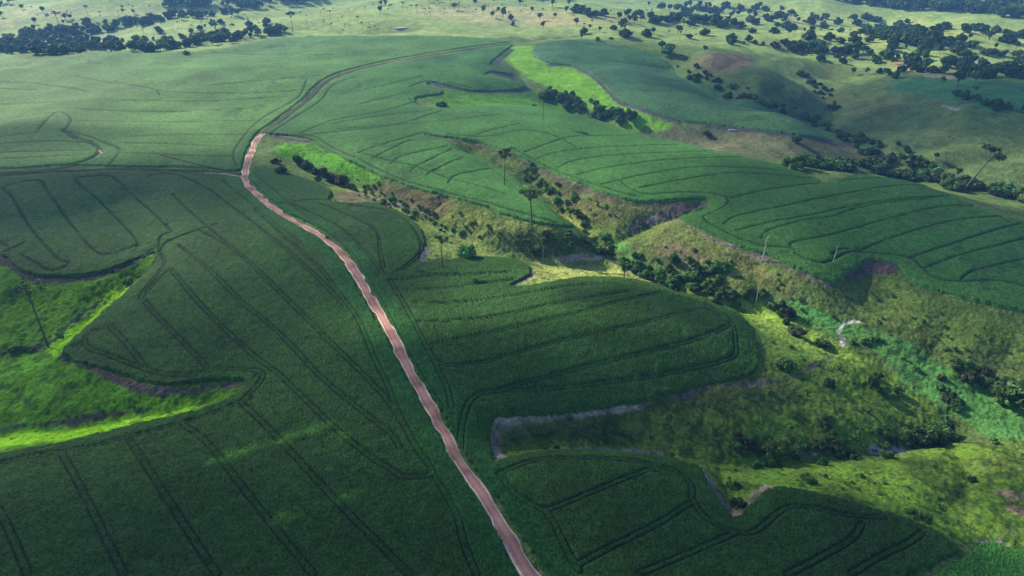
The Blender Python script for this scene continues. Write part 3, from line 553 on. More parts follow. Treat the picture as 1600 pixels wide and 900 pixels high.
for p_, c_ in ((0.52, (0.25, 0.12, 0.10, 1)), (0.70, (0.36, 0.18, 0.145, 1)), (0.80, (0.27, 0.135, 0.11, 1)), (0.88, (0.56, 0.46, 0.40, 1))):
    x_ = e.new(p_); x_.color = c_
hs = N(nt, 'ShaderNodeHueSaturation'); L_(cr.outputs[0], hs.inputs['Color']); mr = N(nt, 'ShaderNodeMapRange', i_To_Min=0.6, i_To_Max=1.5); mr.inputs[1].default_value = .35; mr.inputs[2].default_value = .65
L_(no2.outputs[0], mr.inputs[0]); L_(mr.outputs[0], hs.inputs['Value']); L_(hs.outputs[0], b.inputs['Base Color']); b.inputs['Roughness'].default_value = 0.95; b.inputs['Specular IOR Level'].default_value = 0.1
bp = N(nt, 'ShaderNodeBump', i_Strength=0.6, i_Distance=0.2); L_(no.outputs[0], bp.inputs['Height']); L_(bp.outputs[0], b.inputs['Normal'])
M_ROAD = m
ribbon('dirt_road', ROAD, 1.7, 0.16, 17, M_ROAD, 0.9)
def flat_mat(name, c1, c2, scale=0.5, rough=0.9, bump=0.2):
    m, nt, b = mat(name); L = nt.links.new
    geo = N(nt, 'ShaderNodeNewGeometry'); no = N(nt, 'ShaderNodeTexNoise', i_Scale=scale, i_Detail=5.0); L(geo.outputs['Position'], no.inputs[0])
    cr = N(nt, 'ShaderNodeValToRGB'); cr.color_ramp.elements[0].position = .35; cr.color_ramp.elements[1].position = .65
    cr.color_ramp.elements[0].color = (*c1, 1); cr.color_ramp.elements[1].color = (*c2, 1); L(no.outputs[0], cr.inputs[0]); L(cr.outputs[0], b.inputs['Base Color'])
    bp = N(nt, 'ShaderNodeBump', i_Strength=0.6, i_Distance=bump); L(no.outputs[0], bp.inputs['Height']); L(bp.outputs[0], b.inputs['Normal'])
    b.inputs['Roughness'].default_value = rough; b.inputs['Specular IOR Level'].default_value = 0.1
    return m
M_TRACK = flat_mat('grassy_track', (0.012, 0.026, 0.012), (0.028, 0.050, 0.020), 0.3)
ribbon('farm_track', ROAD_FAR[:-1]+[(790,70)], 1.2, 0.12, 7, M_TRACK)
ribbon('farm_track', SIDE[1:], 1.3, 0.12, 7, M_TRACK)
ribbon('farm_track', SIDE2[1:], 1.2, 0.12, 7, M_TRACK)
M_PALE = flat_mat('pale_track', (0.16, 0.11, 0.09), (0.40, 0.31, 0.26), 0.25)
ribbon('bare_track', [(148,247),(155,243),(158,239),(155,234)], 0.9, 0.2, 5, M_PALE)
ribbon('bare_track', [(318,270.5),(350,271.5),(372,276),(382,282)], 0.9, 0.22, 5, M_PALE)
ribbon('bare_track', [(88,198),(90,192),(91,187)], 1.0, 0.2, 5, M_PALE)

# ------------------------------------------------------------------ haze
import bmesh
def box_obj(name, lo, hi, mt):
    bm = bmesh.new(); bmesh.ops.create_cube(bm, size=1)
    for v in bm.verts: v.co = Vector([lo[i]+(v.co[i]+.5)*(hi[i]-lo[i]) for i in range(3)])
    me = bpy.data.meshes.new(name); bm.to_mesh(me); bm.free(); me.materials.append(mt)
    o = bpy.data.objects.new(name, me); scene.collection.objects.link(o); return o
HAZE = 0.000115
if HAZE > 0:
    hm = bpy.data.materials.new('haze'); hm.use_nodes = True; nt = hm.node_tree; nt.nodes.clear()
    ho = nt.nodes.new('ShaderNodeOutputMaterial'); hv = nt.nodes.new('ShaderNodeVolumePrincipled')
    hv.inputs['Color'].default_value = (0.20, 0.46, 1.0, 1); hv.inputs['Density'].default_value = HAZE; hv.inputs['Anisotropy'].default_value = 0.2
    nt.links.new(hv.outputs[0], ho.inputs['Volume'])
    hz = box_obj('haze', (-14500, -14500, -75), (14500, 14500, 135), hm); tag(hz, 'thin blue haze over the whole valley', 'haze', kind='stuff')

# ------------------------------------------------------------------ out-of-view clouds placed to shade chosen ground (well over the haze)
cm = bpy.data.materials.new('shade_cloud'); cm.use_nodes = True; nt = cm.node_tree; nt.nodes.clear(); L_ = nt.links.new
out = nt.nodes.new('ShaderNodeOutputMaterial'); df = nt.nodes.new('ShaderNodeBsdfDiffuse'); df.inputs[0].default_value = (.8, .8, .82, 1); tl = nt.nodes.new('ShaderNodeBsdfTranslucent'); tl.inputs[0].default_value = (.8, .8, .82, 1)
m1 = nt.nodes.new('ShaderNodeMixShader'); L_(df.outputs[0], m1.inputs[1]); L_(tl.outputs[0], m1.inputs[2]); tp = nt.nodes.new('ShaderNodeBsdfTransparent'); m2 = nt.nodes.new('ShaderNodeMixShader')
at = N(nt, 'ShaderNodeAttribute', attribute_name='thickness'); geo = N(nt, 'ShaderNodeNewGeometry'); no = N(nt, 'ShaderNodeTexNoise', i_Scale=0.008, i_Detail=4.0); L_(geo.outputs['Position'], no.inputs[0])
ma = N(nt, 'ShaderNodeMath', operation='MULTIPLY_ADD'); ma.inputs[1].default_value = 1.3; L_(no.outputs[0], ma.inputs[0]); L_(at.outputs['Fac'], ma.inputs[2])
mr = N(nt, 'ShaderNodeMapRange', i_To_Min=0.0, i_To_Max=0.70); mr.inputs[1].default_value = 0.75; mr.inputs[2].default_value = 1.45; L_(ma.outputs[0], mr.inputs[0])
L_(mr.outputs[0], m2.inputs[0]); L_(tp.outputs[0], m2.inputs[1]); L_(m1.outputs[0], m2.inputs[2]); L_(m2.outputs[0], out.inputs['Surface'])
CLOUD_ALT = 650.0
def shade_cloud(gx, gy, rx, ry, rot=0.0):
    """a flat cloud whose shade falls round the ground spot (gx, gy)"""
    cx = gx+SUN_DIR.x/SUN_DIR.z*CLOUD_ALT; cy = gy+SUN_DIR.y/SUN_DIR.z*CLOUD_ALT; n1, n2 = 48, 96; V = []; T = []
    for i in range(n1+1):
        ph = -math.pi/2+math.pi*i/n1
        for j in range(n2):
            t = 2*math.pi*j/n2; u = math.cos(ph); V.append((u*math.cos(t), u*math.sin(t), math.sin(ph))); T.append(1-u)
    V = np.array(V); T = np.array(T); wx, wy = V[:, 0]*rx, V[:, 1]*ry; k = 0.75+0.5*fbm(V[:, 0]*rx+gx, V[:, 1]*ry+gy, 160, 5, 3)
    z = V[:, 2]*(45+60*fbm(wx, wy, 70, 9, 3))*np.where(V[:, 2] < 0, .35, 1); wx = wx*k; wy = wy*k
    c, s = math.cos(rot), math.sin(rot); P = np.stack([wx*c-wy*s+cx, wx*s+wy*c+cy, z+CLOUD_ALT], 1)
    F = [(i*n2+j, i*n2+(j+1) % n2, (i+1)*n2+(j+1) % n2, (i+1)*n2+j) for i in range(n1) for j in range(n2)]
    me = bpy.data.meshes.new('shade_cloud'); me.from_pydata(P.tolist(), [], F); me.polygons.foreach_set('use_smooth', np.ones(len(F), bool)); a = me.attributes.new('thickness', 'FLOAT', 'POINT'); a.data.foreach_set('value', (np.clip(T*1.6, 0, 1)).astype(np.float32))
    me.materials.append(cm); o = bpy.data.objects.new('shade_cloud', me); scene.collection.objects.link(o); tag(o, kind='structure')
shade_cloud(-40, 112, 170, 72, 0.0)
shade_cloud(-225, 290, 190, 85, .1)
shade_cloud(225, 300, 180, 92, -.3)
shade_cloud(330, 600, 290, 140, -.35)
shade_cloud(-330, 400, 150, 45, .05)
shade_cloud(-60, 60, 160, 55, .1)
shade_cloud(40, 165, 85, 30, .1)  # unseen, added to darken the slope below the centre field
shade_cloud(75, 215, 60, 22, -.3)
shade_cloud(90, 95, 60, 30, .0)
# ------------------------------------------------------------------ foliage and wood
def leaf_material(name, c, trans=0.25):
    m, nt, b = mat(name); L = nt.links.new
    at = N(nt, 'ShaderNodeAttribute', attribute_name='tone'); oi = N(nt, 'ShaderNodeObjectInfo')
    mr = N(nt, 'ShaderNodeMapRange', i_To_Min=0.7, i_To_Max=1.35); L(oi.outputs['Random'], mr.inputs[0])
    mu = N(nt, 'ShaderNodeMath', operation='MULTIPLY'); L(at.outputs['Fac'], mu.inputs[0]); L(mr.outputs[0], mu.inputs[1])
    rg = N(nt, 'ShaderNodeRGB'); rg.outputs[0].default_value = (*c, 1)
    s = N(nt, 'ShaderNodeVectorMath', operation='SCALE'); L(rg.outputs[0], s.inputs[0]); L(mu.outputs[0], s.inputs['Scale'])
    hs = N(nt, 'ShaderNodeHueSaturation'); L(s.outputs[0], hs.inputs['Color']); mh = N(nt, 'ShaderNodeMapRange', i_To_Min=0.47, i_To_Max=0.52); L(oi.outputs['Random'], mh.inputs[0]); L(mh.outputs[0], hs.inputs['Hue'])
    L(hs.outputs[0], b.inputs['Base Color']); b.inputs['Roughness'].default_value = 0.6; b.inputs['Specular IOR Level'].default_value = 0.05
    tr = N(nt, 'ShaderNodeBsdfTranslucent'); L(hs.outputs[0], tr.inputs[0]); mx = N(nt, 'ShaderNodeMixShader'); mx.inputs[0].default_value = trans
    out = nt.nodes['Material Output']; L(b.outputs[0], mx.inputs[1]); L(tr.outputs[0], mx.inputs[2]); L(mx.outputs[0], out.inputs[0])
    return m
M_DARK = leaf_material('dark_leaves', (0.056, 0.112, 0.032)); M_MID = leaf_material('leaves', (0.080, 0.165, 0.042))
M_LIGHT = leaf_material('light_leaves', (0.085, 0.22, 0.055)); M_GREY = leaf_material('grey_leaves', (0.055, 0.066, 0.042)); M_PURP = leaf_material('purple_brown_leaves', (0.062, 0.078, 0.036))
M_BARK = flat_mat('bark', (0.05, 0.042, 0.035), (0.12, 0.10, 0.08), 2.0, 0.9, 0.05); M_PBARK = flat_mat('pale_bark', (0.30, 0.28, 0.26), (0.52, 0.50, 0.47), 2.0, 0.9, 0.05)

def leaves(lobes, n, size, r):
    """n small leaf sprays through ellipsoid lobes (cx,cy,cz,rx,ry,rz) -> verts (4n,3), tone (n)"""
    lob = np.array(lobes, float); w = (lob[:, 3]*lob[:, 4]*lob[:, 5])**(2/3); k = r.choice(len(lob), n, p=w/w.sum())
    d = r.normal(size=(n, 3)); d /= np.linalg.norm(d, axis=1)[:, None]
    rad = r.random(n)**0.33*(0.85+0.25*r.random(n)); c = lob[k, :3]+d*lob[k, 3:]*rad[:, None]
    nn = d+r.normal(size=(n, 3))*0.8+np.array([0, 0, .4]); nn /= np.linalg.norm(nn, axis=1)[:, None]
    t = np.cross(nn, r.normal(size=(n, 3))); t /= np.linalg.norm(t, axis=1)[:, None]; b = np.cross(nn, t)
    s = size*(0.6+0.9*r.random(n))[:, None]; t = t*s; b = b*s*(0.45+0.4*r.random((n, 1)))
    V = np.stack([c-t, c-b*.9+t*.1, c+t, c+b], 1).reshape(-1, 3)
    tone = (0.55+0.9*r.random(n))*(0.65+0.75*r.random(len(lob))[k])
    return V, tone
def tube(path, radii, sides=6):
    P = np.array(path, float); V = []
    for i, p in enumerate(P):
        d = P[min(i+1, len(P)-1)]-P[max(i-1, 0)]; d /= np.linalg.norm(d)+1e-9
        a = np.cross(d, [0.3, 0.9, 0.1]); a /= np.linalg.norm(a); b = np.cross(d, a)
        for k in range(sides):
            t = 2*math.pi*k/sides; V.append(p+(a*math.cos(t)+b*math.sin(t))*radii[i])
    F = [(i*sides+k, i*sides+(k+1) % sides, (i+1)*sides+(k+1) % sides, (i+1)*sides+k) for i in range(len(P)-1) for k in range(sides)]
    return np.array(V), F
def join(parts):
    V = []; F = []; o = 0
    for v, f in parts: V.append(v); F += [tuple(i+o for i in q) for q in f]; o += len(v)
    return np.concatenate(V), F
class Proto: pass
def make_proto(kind, seed, n, leaf):
    """a plant one metre tall: trunk (V,F) and crown (V of quads, tone)"""
    r = np.random.default_rng(seed); p = Proto(); tubes = []
    if kind == 'tall':
        lean = r.normal(size=2)*0.04; top = np.array([lean[0], lean[1], 0.80])
        tubes.append(tube([(0, 0, -0.05), (lean[0]*.2, lean[1]*.2, .3), (lean[0]*.6, lean[1]*.6, .6), top], [.015, .012, .010, .007]))
        lobes = []
        for k in range(7):
            a = k*0.9+r.random(); rr = 0.07+0.10*r.random(); z = 0.80+0.12*r.random()
            e = np.array([lean[0]+rr*math.cos(a), lean[1]+rr*math.sin(a), z]); s0 = np.array([lean[0]*.7, lean[1]*.7, 0.62+0.12*r.random()])
            tubes.append(tube([s0, (s0+e)/2-[0, 0, .01], e], [.006, .004, .002], 4)); lobes.append((*e, .055+.045*r.random(), .055+.045*r.random(), .025+.025*r.random()))
        lobes.append((lean[0], lean[1], .92, .06, .06, .04))
    elif kind == 'palm':
        lean = r.normal(size=2)*0.03
        tubes.append(tube([(0, 0, -.05), (lean[0]*.3, lean[1]*.3, .4), (lean[0], lean[1], .84)], [.013, .009, .009]))
        V = []; 
        for k in range(16):
            a = k*2.4+r.random()*.3; el = 0.9-1.3*(k/16)+r.random()*.2; p0 = np.array([lean[0], lean[1], .84]); dv = np.array([math.cos(a)*math.cos(el), math.sin(a)*math.cos(el), math.sin(el)])
            L = .20+.05*r.random(); pts = [p0+dv*L*t+np.array([0, 0, -1])*L*0.55*t*t for t in (0, .25, .5, .75, 1)]; sd_ = np.cross(dv, [0, 0, 1]); sd_ /= np.linalg.norm(sd_)
            wd = [.006, .030, .036, .028, .004]
            for i in range(4):
                for sgn in (-1, 1):
                    V += [pts[i], pts[i+1], pts[i+1]+sgn*sd_*wd[i+1]-np.array([0, 0, wd[i+1]*.6]), pts[i]+sgn*sd_*wd[i]-np.array([0, 0, wd[i]*.6])]
        p.trunk = join(tubes); p.crown = (np.array(V), 0.7+0.6*r.random(len(V)//4)); return p
    elif kind == 'round':
        tubes.append(tube([(0, 0, -.08), (.01, 0, .25), (0, .02, .5)], [.035, .026, .018])); lobes = []
        for k in range(9):
            a = k*2.4; rr = .26*math.sqrt(r.random()); z = .48+.30*r.random(); e = np.array([rr*math.cos(a), rr*math.sin(a), z])
            tubes.append(tube([(0, 0, .25), e*.6+[0, 0, .08], e], [.016, .01, .004], 4)); lobes.append((*e, .09+.13*r.random(), .09+.13*r.random(), .07+.11*r.random()))
        lobes.append((.05, 0, .78, .12, .14, .12))
    elif kind == 'bush':
        lobes = []
        for k in range(11):
            a = k*2.4+r.random(); rr = .52*math.sqrt(r.random()); z = .25+.50*r.random()*(1-rr); e = np.array([rr*math.cos(a), rr*math.sin(a), z])
            tubes.append(tube([(0, 0, -.1), e*.5, e], [.03, .02, .006], 4)); lobes.append((*e, .14+.16*r.random(), .14+.16*r.random(), .12+.17*r.random()))
        lobes.append((r.random()*.2, 0, .62, .26, .26, .26))
    elif kind == 'sparse':
        tubes.append(tube([(0, 0, -.05), (.02, 0, .5), (0, .02, .82)], [.014, .011, .006])); lobes = []
        for k in range(8):
            a = k*2.4+r.random(); rr = .06+.09*r.random(); z = .72+.24*r.random(); e = np.array([rr*math.cos(a), rr*math.sin(a), z])
            tubes.append(tube([(0.01, 0, z-.12), e], [.006, .002], 4)); lobes.append((*e, .045, .045, .03))
    v, t = leaves(lobes, n, leaf, r)
    zmax = v[:, 2].max(); v /= zmax; tv, tf = join(tubes); p.trunk = (tv/zmax, tf); p.crown = (v, t); return p
def mesh_of(name, V, F, mt, tone=None):
    me = bpy.data.meshes.new(name); V = np.asarray(V, np.float32)
    if F is None: F = np.arange(len(V)).reshape(-1, 4)
    F = np.asarray(F, np.int32)
    me.vertices.add(len(V)); me.vertices.foreach_set('co', V.ravel()); me.loops.add(F.size); me.loops.foreach_set('vertex_index', F.ravel())
    me.polygons.add(len(F)); me.polygons.foreach_set('loop_start', np.arange(0, F.size, 4, dtype=np.int32)); me.polygons.foreach_set('loop_total', np.full(len(F), 4, np.int32)); me.update(calc_edges=True)
    if tone is not None:
        a = me.attributes.new('tone', 'FLOAT', 'FACE'); a.data.foreach_set('value', np.asarray(tone, np.float32))
    me.materials.append(mt); return me
SPEC = {  # kind: (shape, leaf sprays, size, leaf material)
 'tall': ('tall', 800, .018, M_DARK), 'greytall': ('tall', 300, .016, M_GREY), 'palm': ('palm', 0, 0, M_DARK), 'round': ('round', 2400, .034, M_DARK), 'bush': ('bush', 1800, .075, M_DARK), 'midbush': ('bush', 1800, .075, M_MID),
 'lightbush': ('bush', 1800, .075, M_LIGHT), 'greybush': ('bush', 1200, .07, M_GREY), 'purplebush': ('bush', 1500, .08, M_PURP), 'sparse': ('sparse', 420, .022, M_MID)}
PROTO = {}
for k_, (sh, n_, lf, mt_) in SPEC.items():
    PROTO[k_] = []
    for s_ in range(3):
        p = make_proto(sh, 100+s_+len(k_), n_, lf)
        p.tm = mesh_of('trunk', *p.trunk, M_BARK); p.cm = mesh_of('crown', p.crown[0], None, mt_, p.crown[1])
        # one-mesh version for plants far away
        q = np.random.default_rng(s_).choice(len(p.crown[1]), min(len(p.crown[1]), 420), replace=False)
        g = (len(p.crown[1])/len(q))**.5; cv = p.crown[0].reshape(-1, 4, 3)[q]; cc = cv.mean(1, keepdims=True); cv = cc+(cv-cc)*g
        p.far = (np.concatenate([p.trunk[0], cv.reshape(-1, 3)]), np.concatenate([np.array(p.trunk[1]), np.arange(cv.size//3).reshape(-1, 4)+len(p.trunk[0])]), np.concatenate([np.full(len(p.trunk[1]), 1.0), p.crown[1][q]]))
        fm = mesh_of('tree', p.far[0], p.far[1], mt_, p.far[2]); fm.materials.append(M_BARK)
        mi = np.zeros(len(fm.polygons), np.int32); mi[:len(p.trunk[1])] = 1; fm.polygons.foreach_set('material_index', mi); p.fm = fm
        PROTO[k_].append(p)
def place(name, kind, x, y, z, h, rot, wide=1.0, lean=(0, 0)):
    p = PROTO[kind][int(rot*1000) % 3]
    e = bpy.data.objects.new(name, None); scene.collection.objects.link(e); e.empty_display_size = 1
    e.location = (x, y, z); e.rotation_euler = (lean[0], lean[1], rot); e.scale = (h*wide, h*wide, h)
    for nm, me in (('trunk', p.tm), ('crown', p.cm)):
        o = bpy.data.objects.new(nm, me); scene.collection.objects.link(o); o.parent = e
    return e
def range_of(x, y, z): return math.sqrt(x*x+y*y+(z-CAM_H)**2)
# --- plants one can point at: base px, base py, height px, width factor, kind, name, label, category
SINGLE = [
 (75,541,84,1.0,'greytall','tree','tall thin tree with a grey wispy crown on the lime grass slope','tree'),
 (458,51,29,1.15,'tall','tree','lone umbrella shaped tree at the end of the dark far belt','tree'),
 (848,191,44,.85,'tall','tree','slender tree rising alone from the upper crop field','tree'),
 (788,292,58,1.0,'tall','tree','tall slim tree with a small dense crown at the head of the creek valley','tree'),
 (831,358,64,1.35,'tall','tree','tall flat topped tree on the tip of the sunlit spur','tree'),
 (692,420,52,.9,'sparse','tree','tall thin tree with ragged sparse twigs at the edge of the hill field','tree'),
 (975,432,24,1.1,'round','tree','small round dark tree on the pale knoll above the hill field','tree'),
 (730,402,24,1.0,'lightbush','bush','feathery pale green bush on the lit bank beside the sparse tree','bush'),
 (93,42,19,1.3,'tall','tree','wide crowned tree on the sunny far pasture in front of the back belt','tree'),
 (138,26,14,1.1,'tall','tree','smaller umbrella tree on the far pasture above the belt','tree'),
 (137,42,12,1.3,'round','tree','low round tree beneath the smaller umbrella tree','tree'),
 (215,72,14,1.2,'round','tree','round tree standing out over the front belt','tree'),
 (337,46,11,1.4,'round','tree','broad tree between the two far belts','tree'),
 (291,86,8,1.0,'bush','bush','single dark bush at the edge of the pale field by the belt','bush'),
 (690,166,10,1.6,'bush','bush','dark bush in the small lime hollow of the upper field','bush'),
 (1045,85,19,1.3,'bush','bush','big dark thicket at the top of the brown pasture slope','bush'),
 (1034,72,10,1.1,'bush','bush','smaller dark bush beside the big thicket on the brown slope','bush'),
 (1101,81,9,1.2,'round','tree','lone round tree on the bare brown hill','tree'),
 (1244,223,14,.9,'bush','bush','dark round bush on the shaded bank under the blue green field','bush'),
 (1104,212,11,1.0,'purplebush','bush','dim brown bush on the bank below the blue green field','bush'),
 (934,64,8,1.0,'bush','bush','dark bush at the top edge of the blue green field','bush'),
 (908,62,9,.7,'round','tree','small upright tree at the crest above the blue green field','tree'),
 (955,62,5,1.3,'bush','bush','low shrub east of the crest tree','bush'),
 (834,167,6,1.2,'bush','bush','low dark bush at the rim of the dark lime slope','bush'),
 (1415,238,12,1.1,'bush','bush','lone dark bush on the olive hillside beyond the creek wood','bush'),
 (1332,118,11,.9,'round','tree','first of two small trees on the grey green pasture','tree'),
 (1354,117,10,.8,'round','tree','second of two small trees on the grey green pasture','tree'),
 (1262,130,6,1.0,'bush','bush','upper dark bush in the dry side valley','bush'),
 (1272,137,6,1.1,'bush','bush','lower dark bush in the dry side valley','bush'),
 (1467,152,26,.7,'tall','tree','tall thin tree over the far hedge on the bright green slope','tree'),
 (1490,152,10,.9,'round','tree','round tree next to the tall thin one on the bright green slope','tree'),
 (1524,139,5,1.0,'bush','bush','tiny shrub alone on the bright green far slope','bush'),
 (1495,135,20,1.0,'round','tree','dark tree standing tall near the sheds','tree'),
 (1523,130,12,1.0,'round','tree','small dark tree in front of the shed','tree'),
 (440,271,14,1.2,'bush','bush','round dark bush nearest the red track','bush'),
 (432,255,11,1.2,'purplebush','bush','dark brownish bush behind the round one near the red track','bush'),
 (465,258,20,.9,'bush','bush','tall dark bush at the start of the creek thicket','bush'),
 (480,263,17,.9,'bush','bush','second dark bush of the creek thicket','bush'),
 (494,272,12,1.2,'bush','bush','low dark bush in the middle of the creek thicket','bush'),
 (508,277,19,.85,'bush','bush','upright dark bush of the creek thicket by the lime grass','bush'),
 (519,282,13,1.2,'bush','bush','dark bush near the lower end of the creek thicket','bush'),
 (534,287,17,1.1,'purplebush','bush','broad brownish bush ending the creek thicket','bush'),
 (549,293,9,1.4,'purplebush','bush','low brown bush at the lower tip of the thicket','bush'),
 (498,284,13,.7,'midbush','bush','grey green bush on the field side of the thicket','bush'),
 (473,690,8,1.1,'bush','bush','single dark bush standing alone inside the near crop field','bush'),
 (512,372,5,1.4,'bush','bush','tiny bush at the verge of the red track','bush'),
 (945,374,13,1.5,'midbush','bush','broad green bush where the two creeks meet','bush'),
 (1218,490,26,.7,'bush','bush','tall dark bush above the reed bed','bush'),
 (1233,496,20,.7,'greybush','bush','pale greyish bush beside the tall dark one above the reeds','bush'),
 (1228,506,13,.7,'bush','bush','small dark bush below the greyish one','bush'),
 (1243,523,15,1.2,'purplebush','bush','dark shaggy bush on the hillside under the reeds','bush'),
 (1285,542,14,1.2,'bush','bush','wide dark bush beside the pale sand bend','bush'),
 (1228,577,19,1.05,'lightbush','bush','bright green round bush on the hillside','bush'),
 (1294,603,14,1.1,'greybush','bush','grey leafless looking bush in the middle of the hillside','bush'),
 (1360,605,21,.75,'bush','bush','dark upright bush of the hillside pair','bush'),
 (1371,592,14,.7,'bush','bush','thin dark bush behind the hillside pair','bush'),
 (1382,612,13,1.0,'midbush','bush','lower dark green bush of the hillside pair','bush'),
 (1401,613,13,1.0,'midbush','bush','green bush at the end of the hillside pair','bush'),
 (1582,628,30,1.5,'bush','bush','large black green bush by the far bank of the reeds','bush'),
 (1425,806,11,1.2,'midbush','bush','low bush at the pasture edge above the near crop','bush'),
 (1443,812,10,1.3,'midbush','bush','second low bush at the pasture edge above the near crop','bush'),
 (1262,752,11,1.4,'midbush','bush','low spreading bush in the lit near pasture','bush'),
 (1215,712,31,.9,'midbush','bush','tall leafy bush in the gully below the hillside','bush'),
 (1200,722,17,1.1,'midbush','bush','green bush in front of the tall leafy one in the gully','bush'),
 (1165,700,20,1.0,'greybush','bush','grey green bush in the upper gully','bush'),
 (1150,703,14,.9,'midbush','bush','green bush beside the grey one in the upper gully','bush'),
 (1448,694,30,.9,'bush','bush','tall dark bush at the mouth of the gully','bush'),
 (1470,690,24,1.2,'bush','bush','broad dark bush where the gully meets the reeds','bush'),
 (1046,716,9,1.5,'midbush','bush','low bush beside the pale path over the near field','bush'),
 (1150,762,11,.9,'bush','bush','dark bush in the upper part of the small notch','bush'),
 (1154,792,14,1.0,'bush','bush','dark bush at the bottom of the small notch','bush'),
 (1518,752,8,1.2,'greybush','bush','grey bush in the crease of the near pasture','bush'),
 (200,445,12,.9,'midbush','bush','small bush under the field corner at the valley head','bush'),
 (24,548,8,1.6,'purplebush','bush','dim bush by the muddy valley bottom','bush'),
 (85,195,1,1,'bush','','','')][:-1]
cnt = 0
def at_px(px, py):
    x, y = hit(np.array([px]), np.array([py]))[0]; return float(x), float(y), float(ground_z(x, y))
for px, py, hp, wf, kind, nm, lab, cat in SINGLE:
    x, y, z = at_px(px, py); D = range_of(x, y, z); a = math.asin((CAM_H-z)/D)
    h = hp*D/FPX*math.sqrt(1+((px-800)/FPX)**2)**0/math.cos(a)
    if kind.endswith('bush'): h = hp*D/FPX/math.cos(a)*0.8
    cnt += 1; tag(place(nm, kind, x, y, z-0.1, h, cnt*1.7, wf), lab, cat)
# the leaning tree in front of the creek wood
x, y, z = at_px(1504, 299); D = range_of(x, y, z)
tag(place('tree', 'tall', x, y, z-.2, 60*D/FPX*1.1, 0.0, 1.3, (0, 0.45)), 'dark tree leaning over the ridge in front of the creek wood', 'tree')
